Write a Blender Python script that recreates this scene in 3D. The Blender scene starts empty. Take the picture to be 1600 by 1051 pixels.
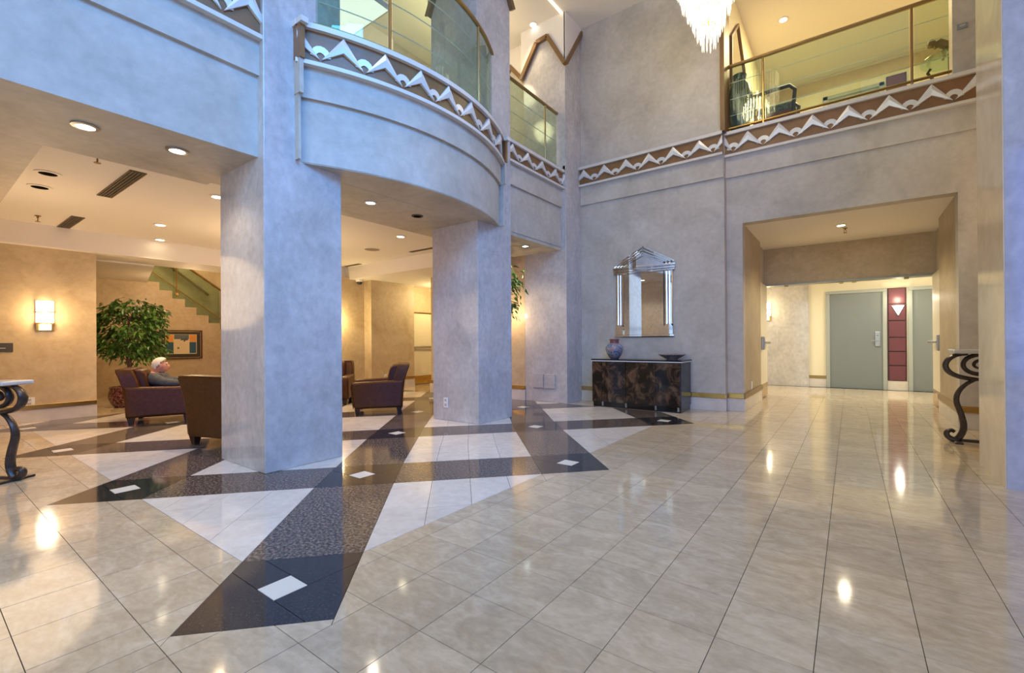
import bpy, bmesh, math, random
from mathutils import Vector, Matrix
random.seed(7)
S = bpy.context.scene
C = S.collection
PI = math.pi
# ------------------------------------------------------------------ camera, world, big lights, exposure
ROWS = ((0.81534314, 0.57893888, -0.00673306), (0.0069893, 0.00178638, 0.99997398), (-0.57893584, 0.81536899, 0.00258987))
FPX, PX, PY, EYE = 704.475, 828.22, 531.62, Vector((0, 0, 1.03))
cam = bpy.data.objects.new('camera', bpy.data.cameras.new('camera'))
C.objects.link(cam)
r_, u_, f_ = (Vector(q) for q in ROWS)
cam.matrix_world = Matrix(((r_.x, u_.x, -f_.x, EYE.x), (r_.y, u_.y, -f_.y, EYE.y), (r_.z, u_.z, -f_.z, EYE.z), (0, 0, 0, 1)))
cam.data.sensor_width = 36.0
cam.data.lens = FPX * 36.0 / 1600.0
cam.data.shift_x = -(PX - 800.0) / 1600.0
cam.data.shift_y = (PY - 525.5) / 1600.0
cam.data.clip_start = 0.05
S.camera = cam
S.view_settings.view_transform = 'Standard'
S.view_settings.look = 'None'
S.view_settings.gamma = 1.0
S.view_settings.use_curve_mapping = False
S.view_settings.exposure = 0.0
W = bpy.data.worlds.new('world'); S.world = W
W.use_nodes = True
W.node_tree.nodes['Background'].inputs[0].default_value = (0.45, 0.68, 1.0, 1)
W.node_tree.nodes['Background'].inputs[1].default_value = 1.0

def area(name, loc, aim, sx, sy, power, col, spread=PI):
    l = bpy.data.lights.new(name, 'AREA'); l.shape = 'RECTANGLE'; l.size = sx; l.size_y = sy
    l.energy = power; l.color = col; l.spread = spread
    o = bpy.data.objects.new(name, l); C.objects.link(o)
    o.location = loc
    o.rotation_euler = (Vector(aim) - Vector(loc)).to_track_quat('-Z', 'Y').to_euler()
    return o
BLUE = (0.04, 0.15, 1.0)
SKYW = (0.80, 0.88, 1.0)
WARM = (1.0, 0.70, 0.40)
GOLD = (1.0, 0.80, 0.42)
# added area lights standing in for daylight from assumed windows behind the camera
area('assumed_daylight_front', (-0.6, -3.85, 3.1), (-0.6, 0, 2.6), 5.4, 5.0, 195, (0.80, 0.92, 0.98))
area('assumed_daylight_side', (4.7, -3.8, 2.5), (4.3, 0, 2.5), 4.2, 4.6, 340, BLUE)
area('fill_colonnade', (1.5, 0.75, 6.2), (-3.9, 2.2, 2.7), 3.2, 3.0, 145, (0.06, 0.36, 1.0), math.radians(84))  # added blue light, tilted and narrowed onto the colonnade; skylight above is assumed

def lamp(name, loc, power, col=WARM, r=0.05, spot=None, aim=None, blend=0.6):
    l = bpy.data.lights.new(name, 'SPOT' if spot else 'POINT')
    l.energy = power; l.color = col; l.shadow_soft_size = r
    if spot: l.spot_size = math.radians(spot); l.spot_blend = blend
    o = bpy.data.objects.new(name, l); C.objects.link(o); o.location = loc
    if aim: o.rotation_euler = (Vector(aim) - Vector(loc)).to_track_quat('-Z', 'Y').to_euler()
    return o

# ------------------------------------------------------------------ helpers
class MB:
    def __init__(self): self.v = []; self.f = []; self.m = []; self.mi = 0
    def add(self, vs, fs):
        n = len(self.v); self.v += [tuple(p) for p in vs]; self.f += [tuple(i + n for i in q) for q in fs]; self.m += [self.mi] * len(fs)
        return self
    def box(self, x0, x1, y0, y1, z0, z1):
        return self.add([(x0, y0, z0), (x1, y0, z0), (x1, y1, z0), (x0, y1, z0), (x0, y0, z1), (x1, y0, z1), (x1, y1, z1), (x0, y1, z1)],
                        [(0, 3, 2, 1), (4, 5, 6, 7), (0, 1, 5, 4), (1, 2, 6, 5), (2, 3, 7, 6), (3, 0, 4, 7)])
    def ext(self, poly, vec):
        n = len(poly); vec = Vector(vec); a = [Vector(p) for p in poly]
        return self.add(a + [p + vec for p in a], [tuple(range(n - 1, -1, -1)), tuple(range(n, 2 * n))] + [(i, (i + 1) % n, n + (i + 1) % n, n + i) for i in range(n)])
    def tube(self, pts, r, n=8, cap=True, flat=1.0):
        pts = [Vector(p) for p in pts]; rs = r if isinstance(r, (list, tuple)) else [r] * len(pts)
        up = None; vs = []
        for i, p in enumerate(pts):
            t = (pts[min(i + 1, len(pts) - 1)] - pts[max(i - 1, 0)]).normalized()
            if up is None: up = Vector((0, 0, 1)) if abs(t.z) < 0.9 else Vector((1, 0, 0))
            s = t.cross(up)
            if s.length < 1e-5: s = t.orthogonal()
            s.normalize(); up = s.cross(t).normalized()
            for k in range(n):
                a = 2 * PI * (k + 0.5) / n
                vs.append(p + s * math.cos(a) * rs[i] * flat + up * math.sin(a) * rs[i])
        fs = []
        for i in range(len(pts) - 1):
            for k in range(n):
                fs.append((i * n + k, i * n + (k + 1) % n, (i + 1) * n + (k + 1) % n, (i + 1) * n + k))
        if cap: fs += [tuple(range(n - 1, -1, -1)), tuple(range(len(vs) - n, len(vs)))]
        return self.add(vs, fs)
    def lathe(self, prof, c=(0, 0, 0), n=24, sx=1.0, sy=1.0, cap=True):
        vs = []; fs = []
        for r, z in prof:
            for k in range(n):
                a = 2 * PI * k / n; vs.append((c[0] + r * sx * math.cos(a), c[1] + r * sy * math.sin(a), c[2] + z))
        for i in range(len(prof) - 1):
            for k in range(n): fs.append((i * n + k, i * n + (k + 1) % n, (i + 1) * n + (k + 1) % n, (i + 1) * n + k))
        if cap: fs += [tuple(range(n - 1, -1, -1)), tuple(range(len(vs) - n, len(vs)))]
        return self.add(vs, fs)
    def ribbon(self, a, b, z0, z1):
        """solid wall between plan line a (outer) and plan line b (inner)"""
        n = len(a); vs = [(p[0], p[1], z0) for p in a] + [(p[0], p[1], z1) for p in a] + [(p[0], p[1], z0) for p in b] + [(p[0], p[1], z1) for p in b]
        fs = []
        for i in range(n - 1):
            fs += [(i, i + 1, n + i + 1, n + i), (2 * n + i + 1, 2 * n + i, 3 * n + i, 3 * n + i + 1),
                   (n + i, n + i + 1, 3 * n + i + 1, 3 * n + i), (i + 1, i, 2 * n + i, 2 * n + i + 1)]
        fs += [(0, n, 3 * n, 2 * n), (n - 1, 3 * n - 1, 4 * n - 1, 2 * n - 1)]
        return self.add(vs, fs)
    def mesh(self, name, mat, smooth=False):
        me = bpy.data.meshes.new(name); me.from_pydata(self.v, [], self.f); 
        for m in (mat if isinstance(mat, (list, tuple)) else [mat]): me.materials.append(m)
        if self.mi: me.polygons.foreach_set('material_index', self.m)
        b = bmesh.new(); b.from_mesh(me); bmesh.ops.recalc_face_normals(b, faces=b.faces); b.to_mesh(me); b.free()
        if smooth:
            me.polygons.foreach_set('use_smooth', [True] * len(me.polygons))
            try: me.set_sharp_from_angle(angle=math.radians(42))
            except Exception: pass
        me.update(); return me
    def build(self, name, mat, parent=None, smooth=False, bevel=0, seg=2):
        o = bpy.data.objects.new(name, self.mesh(name, mat, smooth)); C.objects.link(o)
        if parent: o.parent = parent
        if bevel:
            md = o.modifiers.new('bevel', 'BEVEL'); md.width = bevel; md.segments = seg; md.limit_method = 'ANGLE'; md.angle_limit = math.radians(35); md.harden_normals = False
        return o
def box(x0, x1, y0, y1, z0, z1): return MB().box(x0, x1, y0, y1, z0, z1)
def tag(o, label=None, cat=None, group=None, kind=None):
    if label: o['label'] = label
    if cat: o['category'] = cat
    if group: o['group'] = group
    if kind: o['kind'] = kind
    return o
def thing(name, label, cat, loc=(0, 0, 0), rz=0, group=None):
    o = bpy.data.objects.new(name, None); C.objects.link(o); o.location = loc; o.rotation_euler = (0, 0, rz); o.empty_display_size = 0.1
    return tag(o, label, cat, group)
def struct(name, mb, mat, parent=None, label=None, bevel=0):
    o = mb.build(name, mat, parent, bevel=bevel)
    if not parent: o['kind'] = 'structure'
    if label: o['label'] = label
    return o
def dup(root, loc, rz, label=None, group=None, name=None):
    r = root.copy(); C.objects.link(r); r.location = loc; r.rotation_euler = (0, 0, rz)
    if label: r['label'] = label
    if group: r['group'] = group
    for ch in list(root.children):
        c = ch.copy(); C.objects.link(c); c.parent = r
        for g in list(ch.children):
            d = g.copy(); C.objects.link(d); d.parent = c
    return r

# ------------------------------------------------------------------ materials
def mat(name, col, rough=0.5, metal=0.0, **kw):
    m = bpy.data.materials.new(name); m.use_nodes = True
    b = m.node_tree.nodes['Principled BSDF']
    b.inputs['Base Color'].default_value = (*col, 1); b.inputs['Roughness'].default_value = rough; b.inputs['Metallic'].default_value = metal
    for k, v in kw.items(): b.inputs[k.replace('_', ' ')].default_value = v
    return m
def nodes(m): return m.node_tree.nodes, m.node_tree.links, m.node_tree.nodes['Principled BSDF']
def ramp(N, stops, interp='LINEAR'):
    r = N.new('ShaderNodeValToRGB'); r.color_ramp.interpolation = interp
    e = r.color_ramp.elements
    while len(e) < len(stops): e.new(0.5)
    for i, (p, c) in enumerate(stops): e[i].position = p; e[i].color = (*c, 1)
    return r
def noisy(name, stops, scale, rough=0.5, detail=6, dist=0.0, bump=0.0, rough_var=0.0, metal=0.0, second=None, stretch=(1, 1, 1), **kw):
    m = mat(name, stops[0][1], rough, metal, **kw); N, L, B = nodes(m)
    g = N.new('ShaderNodeNewGeometry'); mp = N.new('ShaderNodeMapping'); mp.inputs['Scale'].default_value = stretch
    L.new(g.outputs['Position'], mp.inputs['Vector'])
    n = N.new('ShaderNodeTexNoise'); n.inputs['Scale'].default_value = scale; n.inputs['Detail'].default_value = detail; n.inputs['Distortion'].default_value = dist
    n.inputs['Roughness'].default_value = 0.62
    L.new(mp.outputs['Vector'], n.inputs['Vector'])
    r = ramp(N, stops); L.new(n.outputs['Fac'], r.inputs['Fac']); out = r.outputs['Color']
    if second:
        sc, amt = second
        n2 = N.new('ShaderNodeTexNoise'); n2.inputs['Scale'].default_value = sc; n2.inputs['Detail'].default_value = 5
        L.new(mp.outputs['Vector'], n2.inputs['Vector'])
        r2 = ramp(N, [(0.3, (1 - amt,) * 3), (0.7, (1 + amt,) * 3)]); L.new(n2.outputs['Fac'], r2.inputs['Fac'])
        mx = N.new('ShaderNodeMix'); mx.data_type = 'RGBA'; mx.blend_type = 'MULTIPLY'; mx.inputs['Factor'].default_value = 1
        L.new(out, mx.inputs['A']); L.new(r2.outputs['Color'], mx.inputs['B']); out = mx.outputs['Result']
    L.new(out, B.inputs['Base Color'])
    if bump:
        bp = N.new('ShaderNodeBump'); bp.inputs['Strength'].default_value = bump; bp.inputs['Distance'].default_value = 0.01
        L.new(n.outputs['Fac'], bp.inputs['Height']); L.new(bp.outputs['Normal'], B.inputs['Normal'])
    if rough_var:
        mr = N.new('ShaderNodeMapRange'); mr.inputs['To Min'].default_value = max(0.02, rough - rough_var); mr.inputs['To Max'].default_value = rough + rough_var
        L.new(n.outputs['Fac'], mr.inputs['Value']); L.new(mr.outputs['Result'], B.inputs['Roughness'])
    return m
def veins(m, scale, col, amt, width=0.03):
    """adds thin darker veins to a noisy() material"""
    N, L, B = nodes(m); src = B.inputs['Base Color'].links[0].from_socket
    g = N.new('ShaderNodeNewGeometry')
    n = N.new('ShaderNodeTexNoise'); n.inputs['Scale'].default_value = scale; n.inputs['Detail'].default_value = 8; n.inputs['Distortion'].default_value = 0.8
    L.new(g.outputs['Position'], n.inputs['Vector'])
    r = ramp(N, [(0.5 - width, (0, 0, 0)), (0.5, (1, 1, 1)), (0.5 + width, (0, 0, 0))]); L.new(n.outputs['Fac'], r.inputs['Fac'])
    ml = N.new('ShaderNodeMath'); ml.operation = 'MULTIPLY'; ml.inputs[1].default_value = amt; L.new(r.outputs['Color'], ml.inputs[0])
    mx = N.new('ShaderNodeMix'); mx.data_type = 'RGBA'; mx.inputs['B'].default_value = (*col, 1)
    L.new(ml.outputs['Value'], mx.inputs['Factor']); L.new(src, mx.inputs['A']); L.new(mx.outputs['Result'], B.inputs['Base Color'])
    return m
def tile_var(m, amt):
    """each tile object gets its own slight tone"""
    N, L, B = nodes(m); src = B.inputs['Base Color'].links[0].from_socket
    oi = N.new('ShaderNodeObjectInfo'); mr = N.new('ShaderNodeMapRange'); mr.inputs['To Min'].default_value = 1 - amt; mr.inputs['To Max'].default_value = 1 + amt
    L.new(oi.outputs['Random'], mr.inputs['Value'])
    vm = N.new('ShaderNodeVectorMath'); vm.operation = 'SCALE'; L.new(src, vm.inputs[0]); L.new(mr.outputs['Result'], vm.inputs['Scale'])
    L.new(vm.outputs['Vector'], B.inputs['Base Color']); return m
def emit(name, col, strength, base=(0.9, 0.9, 0.9)):
    m = mat(name, base, 0.4); b = m.node_tree.nodes['Principled BSDF']
    b.inputs['Emission Color'].default_value = (*col, 1); b.inputs['Emission Strength'].default_value = strength
    return m

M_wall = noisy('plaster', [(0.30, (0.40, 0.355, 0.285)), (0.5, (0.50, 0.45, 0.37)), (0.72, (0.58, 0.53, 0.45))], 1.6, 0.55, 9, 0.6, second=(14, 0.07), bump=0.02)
M_tan = noisy('sponged_tan', [(0.30, (0.44, 0.325, 0.18)), (0.5, (0.52, 0.40, 0.235)), (0.72, (0.60, 0.475, 0.295))], 2.4, 0.5, 9, 0.8, second=(16, 0.07))
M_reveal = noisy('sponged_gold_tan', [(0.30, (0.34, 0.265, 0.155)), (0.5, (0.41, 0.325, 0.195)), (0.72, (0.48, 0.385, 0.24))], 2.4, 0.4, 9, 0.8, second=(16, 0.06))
M_col = veins(noisy('grey_marble', [(0.25, (0.42, 0.385, 0.355)), (0.5, (0.50, 0.465, 0.43)), (0.75, (0.60, 0.565, 0.525))], 2.6, 0.11, 11, 0.5, second=(19, 0.10), stretch=(1, 1, .75), rough_var=0.03), 1.4, (0.33, 0.29, 0.27), 0.16, 0.012)
M_cream = noisy('cream_marble', [(0.3, (0.62, 0.52, 0.40)), (0.7, (0.74, 0.65, 0.53))], 3, 0.12, 8, 0.8)
M_base = noisy('stone_base', [(0.3, (0.58, 0.52, 0.44)), (0.7, (0.70, 0.64, 0.56))], 3, 0.15, 8, 0.8)
M_white = mat('ceiling_white', (0.80, 0.74, 0.65), 0.7)
M_whitepl = mat('white_plaster', (0.78, 0.72, 0.63), 0.6)
M_creamdoor = mat('cream_paint', (0.78, 0.70, 0.50), 0.35)
M_creamwall = mat('cream_wall', (0.78, 0.71, 0.52), 0.6)
M_greydoor = mat('grey_green_door', (0.175, 0.195, 0.185), 0.35)
M_frame = mat('grey_frame', (0.33, 0.35, 0.31), 0.4)
M_red = mat('maroon_panel', (0.125, 0.032, 0.040), 0.35)
M_redf = mat('dark_maroon', (0.06, 0.012, 0.015), 0.4)
M_bronze = noisy('bronze_panel', [(0.3, (0.20, 0.095, 0.030)), (0.7, (0.27, 0.135, 0.048))], 5, 0.45)
M_brown = mat('brown_trim', (0.20, 0.105, 0.035), 0.4)
M_silver = mat('silver_leaf', (0.72, 0.70, 0.65), 0.38, 0.25)
M_ledge = mat('pale_ledge', (0.66, 0.62, 0.55), 0.4)
M_brass = mat('brass', (0.62, 0.42, 0.15), 0.25, 1.0)
M_rail = mat('rail_brass', (0.40, 0.28, 0.12), 0.3, 1.0)
M_brassd = mat('dark_brass', (0.30, 0.19, 0.06), 0.32, 0.85)
M_chrome = mat('steel', (0.42, 0.42, 0.41), 0.35, 1.0)
M_mirror = mat('mirror', (0.93, 0.93, 0.92), 0.015, 1.0)
M_black = mat('black', (0.012, 0.012, 0.012), 0.5)
M_off = mat('unlit_lamp', (0.008, 0.007, 0.006), 1.0, Specular_IOR_Level=0.0)
M_dark = mat('dark_recess', (0.06, 0.045, 0.03), 0.6)
M_grille = mat('vent_grille', (0.14, 0.10, 0.06), 0.5, 0.3)
M_plate = mat('white_plastic', (0.80, 0.78, 0.72), 0.4)
M_leather = noisy('brown_leather', [(0.3, (0.055, 0.018, 0.0035)), (0.7, (0.085, 0.030, 0.006))], 30, 0.36, 4, bump=0.05, IOR=1.30)
M_wood = mat('dark_wood', (0.035, 0.015, 0.008), 0.35)
M_iron = noisy('wrought_iron', [(0.3, (0.035, 0.025, 0.02)), (0.7, (0.085, 0.060, 0.045))], 25, 0.35, 4, metal=0.5)
M_top = noisy('table_stone', [(0.3, (0.46, 0.42, 0.35)), (0.7, (0.62, 0.58, 0.50))], 9, 0.2)
M_leaf = noisy('ficus_leaf', [(0.25, (0.022, 0.075, 0.010)), (0.5, (0.060, 0.160, 0.018)), (0.75, (0.17, 0.29, 0.04))], 9, 0.4, 3)
M_bark = noisy('bark', [(0.3, (0.13, 0.055, 0.04)), (0.7, (0.24, 0.12, 0.09))], 20, 0.7)
M_soil = mat('soil', (0.03, 0.02, 0.012), 0.9)
M_pot = noisy('crackled_glaze', [(0.40, (0.045, 0.010, 0.012)), (0.50, (0.13, 0.035, 0.035)), (0.58, (0.30, 0.13, 0.11))], 34, 0.15, 3, 1.2)
M_granite = noisy('brown_granite', [(0.36, (0.020, 0.015, 0.013)), (0.46, (0.070, 0.052, 0.042)), (0.55, (0.165, 0.128, 0.105)), (0.68, (0.27, 0.22, 0.19))], 62, 0.09, 6, 0.0)
M_blackgr = noisy('black_granite', [(0.4, (0.013, 0.013, 0.015)), (0.75, (0.055, 0.055, 0.062))], 90, 0.07, 4)
M_tile = tile_var(noisy('beige_marble_tile', [(0.25, (0.43, 0.34, 0.22)), (0.5, (0.54, 0.435, 0.29)), (0.75, (0.64, 0.535, 0.38))], 4.5, 0.085, 10, 1.5, second=(26, 0.08), stretch=(1, 1.8, 1), rough_var=0.025, IOR=1.85), 0.085)
M_tilew = tile_var(noisy('white_marble_tile', [(0.25, (0.60, 0.54, 0.455)), (0.5, (0.70, 0.64, 0.555)), (0.75, (0.77, 0.72, 0.64))], 3.5, 0.085, 10, 1.5, second=(20, 0.05), rough_var=0.02, IOR=1.62), 0.045)
M_inlay = mat('white_inlay', (0.76, 0.72, 0.62), 0.09)
M_grout = mat('grout', (0.10, 0.08, 0.06), 0.6)
M_glass = bpy.data.materials.new('tinted_glass'); M_glass.use_nodes = True
def glassmat(m, tint, k=0.10):
    N = m.node_tree.nodes; L = m.node_tree.links; N.clear()
    o = N.new('ShaderNodeOutputMaterial'); t = N.new('ShaderNodeBsdfTransparent'); t.inputs[0].default_value = (*tint, 1)
    g = N.new('ShaderNodeBsdfGlossy'); g.inputs['Roughness'].default_value = 0.01; g.inputs['Color'].default_value = (0.95, 1, 0.97, 1)
    ge = N.new('ShaderNodeNewGeometry'); dt = N.new('ShaderNodeVectorMath'); dt.operation = 'DOT_PRODUCT'; L.new(ge.outputs['Incoming'], dt.inputs[0]); L.new(ge.outputs['Normal'], dt.inputs[1])
    def mth(op, a, b=None, c=None):
        n = N.new('ShaderNodeMath'); n.operation = op
        for i, v in enumerate((a, b, c)):
            if v is None: continue
            if isinstance(v, (int, float)): n.inputs[i].default_value = v
            else: L.new(v, n.inputs[i])
        return n.outputs[0]
    ad = mth('MULTIPLY_ADD', mth('POWER', mth('SUBTRACT', 1.0, mth('ABSOLUTE', dt.outputs['Value'])), 5.0), 0.94, 0.04)
    mx = N.new('ShaderNodeMixShader'); L.new(ad, mx.inputs[0]); L.new(t.outputs[0], mx.inputs[1]); L.new(g.outputs[0], mx.inputs[2]); L.new(mx.outputs[0], o.inputs[0])
glassmat(M_glass, (0.80, 0.88, 0.82))
M_glassg = bpy.data.materials.new('green_glass'); M_glassg.use_nodes = True; glassmat(M_glassg, (0.72, 0.83, 0.74))
M_pane = bpy.data.materials.new('clear_pane'); M_pane.use_nodes = True; glassmat(M_pane, (0.96, 0.98, 0.97))
M_bar = mat('etched_bar', (0.70, 0.72, 0.68), 0.3)
E_lampw = emit('lamp_lens_warm', (1.0, 0.86, 0.58), 14)
E_lampc = emit('lamp_lens_cool', (0.85, 1.0, 0.97), 8)
E_sconce = emit('lit_sconce_glass', (1.0, 0.86, 0.60), 7)
E_sconcew = emit('lit_white_glass', (1.0, 0.97, 0.88), 5)
E_crystal = emit('lit_crystal', (1.0, 0.86, 0.52), 0.75, (0.9, 0.88, 0.8))
E_crystalw = emit('lit_crystal_core', (1.0, 0.93, 0.74), 1.5, (0.9, 0.9, 0.9))
E_cove = emit('cove_strip', (1.0, 0.82, 0.45), 3.0)
E_panel = emit('ceiling_light_panel', (0.93, 1.0, 0.96), 1.05)
M_skin = noisy('skin', [(0.3, (0.46, 0.20, 0.15)), (0.7, (0.58, 0.29, 0.22))], 14, 0.5, 3)
M_hair = mat('white_hair', (0.72, 0.68, 0.60), 0.7)
M_jacket = noisy('grey_jacket', [(0.3, (0.055, 0.058, 0.065)), (0.7, (0.10, 0.105, 0.115))], 20, 0.85, 4)
M_trouser = mat('dark_trousers', (0.03, 0.032, 0.04), 0.85)
M_vase = noisy('blue_glazed_pattern', [(0.42, (0.05, 0.11, 0.20)), (0.5, (0.30, 0.34, 0.36)), (0.56, (0.36, 0.12, 0.09)), (0.66, (0.10, 0.26, 0.33))], 32, 0.2, 2)
M_dish = noisy('dish_glaze', [(0.42, (0.12, 0.13, 0.15)), (0.55, (0.34, 0.31, 0.28)), (0.66, (0.30, 0.12, 0.09))], 26, 0.25, 2)
M_burl = noisy('dark_burl_veneer', [(0.36, (0.008, 0.006, 0.005)), (0.48, (0.022, 0.013, 0.009)), (0.56, (0.085, 0.046, 0.024)), (0.68, (0.155, 0.092, 0.048)), (0.78, (0.05, 0.032, 0.022))], 7.0, 0.10, 7, 0.7, stretch=(1, 1, .8))
M_lacq = mat('black_lacquer', (0.010, 0.009, 0.008), 0.08)
M_edge = mat('pale_edge', (0.75, 0.72, 0.66), 0.3)

# ------------------------------------------------------------------ floor: slab and every stone piece
ZT = 0.0
floor = struct('floor', box(-13.3, 7.2, -4.2, 12.2, -0.12, -0.011), M_grout, label='polished marble floor with dark granite lattice')
def clip(poly, p, n, keep_lt=True):
    """keep part of a convex polygon where (q-p).n <= 0"""
    out = []
    for i in range(len(poly)):
        a, b = poly[i], poly[(i + 1) % len(poly)]
        da = (a[0] - p[0]) * n[0] + (a[1] - p[1]) * n[1]; db = (b[0] - p[0]) * n[0] + (b[1] - p[1]) * n[1]
        if not keep_lt: da, db = -da, -db
        if da <= 0: out.append(a)
        if (da < 0 < db) or (db < 0 < da):
            t = da / (da - db); out.append((a[0] + t * (b[0] - a[0]), a[1] + t * (b[1] - a[1])))
    return out
def areaof(p): return 0.5 * sum(p[i][0] * p[(i + 1) % len(p)][1] - p[(i + 1) % len(p)][0] * p[i][1] for i in range(len(p)))
def ccw(p): return p if areaof(p) > 0 else p[::-1]
def inset(poly, d):
    poly = ccw(poly); out = poly
    for i in range(len(poly)):
        a, b = poly[i], poly[(i + 1) % len(poly)]; l = math.hypot(b[0] - a[0], b[1] - a[1])
        if l < 1e-6: continue
        n = ((b[1] - a[1]) / l, -(b[0] - a[0]) / l)
        out = clip(out, (a[0] - n[0] * d, a[1] - n[1] * d), n)
        if len(out) < 3: return []
    return out
def subtract(A, B):
    B = ccw(B); rest = A; outs = []
    hit = A
    for i in range(len(B)):
        a, b = B[i], B[(i + 1) % len(B)]; hit = clip(hit, a, (b[1] - a[1], -(b[0] - a[0])))
        if len(hit) < 3: return [A]
    if abs(areaof(hit)) < 2e-5: return [A]
    for i in range(len(B)):
        a, b = B[i], B[(i + 1) % len(B)]; n = (b[1] - a[1], -(b[0] - a[0]))
        o = clip(rest, a, n, False)
        if len(o) >= 3 and abs(areaof(o)) > 1e-5: outs.append(o)
        rest = clip(rest, a, n)
        if len(rest) < 3: return outs
    return outs
XS = [-1.962, -3.119, -4.215, -5.25, -6.28, -7.29, -8.30, -9.31]       # lattice crossings, half steps
YS = [0.946, 2.113, 3.310, 4.500, 5.735, 6.93, 8.1]
def interp(tab, t):
    t *= 2; i = int(math.floor(t)); i = max(0, min(len(tab) - 2, i)); return tab[i] + (t - i) * (tab[i + 1] - tab[i])
def LP(a, b): return (interp(XS, a), interp(YS, b))
wB = 0.166
pieces = []                                   # (polygon, name, material)
X0, Y0 = XS[0], YS[0]
def diamond(cs, cd, hs, hd):
    """|a+b-cs|<hs, |a-b-cd|<hd"""
    return [LP((s + d) / 2, (s - d) / 2) for s, d in ((cs - hs, cd - hd), (cs + hs, cd - hd), (cs + hs, cd + hd), (cs - hs, cd + hd))]
def bounds(poly): return clip(clip(poly, (-8.88, 0), (-1, 0)), (0, 6.42), (0, 1))
def inner(poly): return bounds(clip(clip(poly, (X0, 0), (1, 0)), (0, Y0), (0, -1)))
squares = []
for s2 in range(0, 13):
    for d2 in range(-12, 13):
        if (s2 + d2) % 2: continue
        s, d = s2 / 2 * 1.0, d2 / 2 * 1.0
        if s != int(s) or d != int(d): continue
        a, b = (s + d) / 2, (s - d) / 2
        if a < -0.01 or b < -0.01 or a > 3.3 or b > 2.6: continue
        squares.append((s, d))
for s in range(0, 7):
    for d in range(-6, 7):
        a, b = (s + d) / 2, (s - d) / 2
        if (s, d) not in squares and (a < -0.01 or b < -0.01 or a > 3.3 or b > 2.6): continue
        if (s, d) not in squares: squares.append((s, d))
tips = []
for s, d in squares:
    q = diamond(s, d, wB, wB); tips.append(q)
    cx, cy = LP((s + d) / 2, (s - d) / 2); h = 0.070
    inl = [(cx - h * 1.02, cy - h * 1.0), (cx + h * 1.02, cy - h), (cx + h * 1.02, cy + h), (cx - h * 1.02, cy + h)]
    for p in subtract(q, inl):
        p = bounds(p)
        if len(p) > 2: pieces.append((p, 'black_granite_piece', M_blackgr))
    pieces.append((inl, 'white_inlay', M_inlay))
for s in range(0, 7):
    for d in range(-6, 7):
        for (cs, cd, hs, hd) in ((s + 0.5, d, 0.5 - wB, wB), (s, d + 0.5, wB, 0.5 - wB)):
            for k in range(2):
                if hs > hd: q = diamond(cs + (k - 0.5) * hs, cd, hs / 2, hd)
                else: q = diamond(cs, cd + (k - 0.5) * hd, hs, hd / 2)
                a, b = (cs + cd) / 2, (cs - cd) / 2
                if a < 0.1 or b < 0.1 or a > 3.6 or b > 2.9: continue
                q = inner(q)
                if len(q) > 2 and abs(areaof(q)) > 2e-4: pieces.append((q, 'granite_band_piece', M_granite))
        cs, cd, h = s + 0.5, d + 0.5, 0.5 - wB
        a, b = (cs + cd) / 2, (cs - cd) / 2
        if a < -0.6 or b < -0.6 or a > 3.9 or b > 3.2: continue
        for i in range(4):
            for j in range(2):
                q = inner(diamond(cs + (-0.5 + j) * h, cd + (-0.75 + i * 0.5) * h, h / 2, h / 4))
                if len(q) > 2 and abs(areaof(q)) > 2e-4: pieces.append((q, 'white_marble_tile', M_tilew))
TX, TY, TX0, TY0 = 0.2905, 0.2825, -0.972, 1.083
full_tile = MB().ext([(-TX / 2 + .0013, -TY / 2 + .0013, -.011), (TX / 2 - .0013, -TY / 2 + .0013, -.011), (TX / 2 - .0013, TY / 2 - .0013, -.011), (-TX / 2 + .0013, TY / 2 - .0013, -.011)], (0, 0, .011)).mesh('marble_tile', M_tile)
def to_px(x, y, z=0.0):
    q = Vector((x, y, z)) - EYE; dz = q.dot(f_)
    if dz < 0.15: return None
    return PX + FPX * q.dot(r_) / dz, PY - FPX * q.dot(u_) / dz, dz
def vis_area(poly):
    pp = [to_px(*p) for p in poly]
    if any(p is None for p in pp): return 0
    if max(p[0] for p in pp) < 0 or min(p[0] for p in pp) > 1600 or min(p[1] for p in pp) > 1051: return 0
    return abs(areaof([(p[0], p[1]) for p in pp]))
for i in range(-44, 28):
    for j in range(-19, 40):
        x0, y0 = TX0 + i * TX, TY0 + j * TY
        q = [(x0, y0), (x0 + TX, y0), (x0 + TX, y0 + TY), (x0, y0 + TY)]
        if y0 + TY > 11.8 or x0 < -12.3: continue
        out = []
        right = clip(q, (X0, 0), (-1, 0))
        if len(right) > 2 and areaof(right) > 1e-4: out.append(right)
        left = clip(q, (X0, 0), (1, 0))
        if len(left) > 2 and areaof(left) > 1e-4:
            for part in (clip(left, (0, Y0), (0, 1)), clip(clip(left, (0, Y0), (0, -1)), (-8.88, 0), (1, 0)), clip(clip(clip(left, (-8.88, 0), (-1, 0)), (0, Y0), (0, -1)), (0, 6.42), (0, -1))):
                if len(part) > 2 and areaof(part) > 1e-4: out.append(part)
        for t in tips:
            tc = t[0]
            if abs(tc[0] - x0) > 1.3 or abs(tc[1] - y0) > 1.3: continue
            nxt = []
            for p in out: nxt += subtract(p, t)
            out = nxt
        for p in out:
            if abs(areaof(p)) > 3e-4: pieces.append((p, 'marble_tile', M_tile))
pieces = [(p, n, m, vis_area(p)) for p, n, m in pieces]
caps = {'marble_tile': 290, 'white_marble_tile': 180, 'granite_band_piece': 90, 'black_granite_piece': 90, 'white_inlay': 30}
rnd = random.Random(3)
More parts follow.
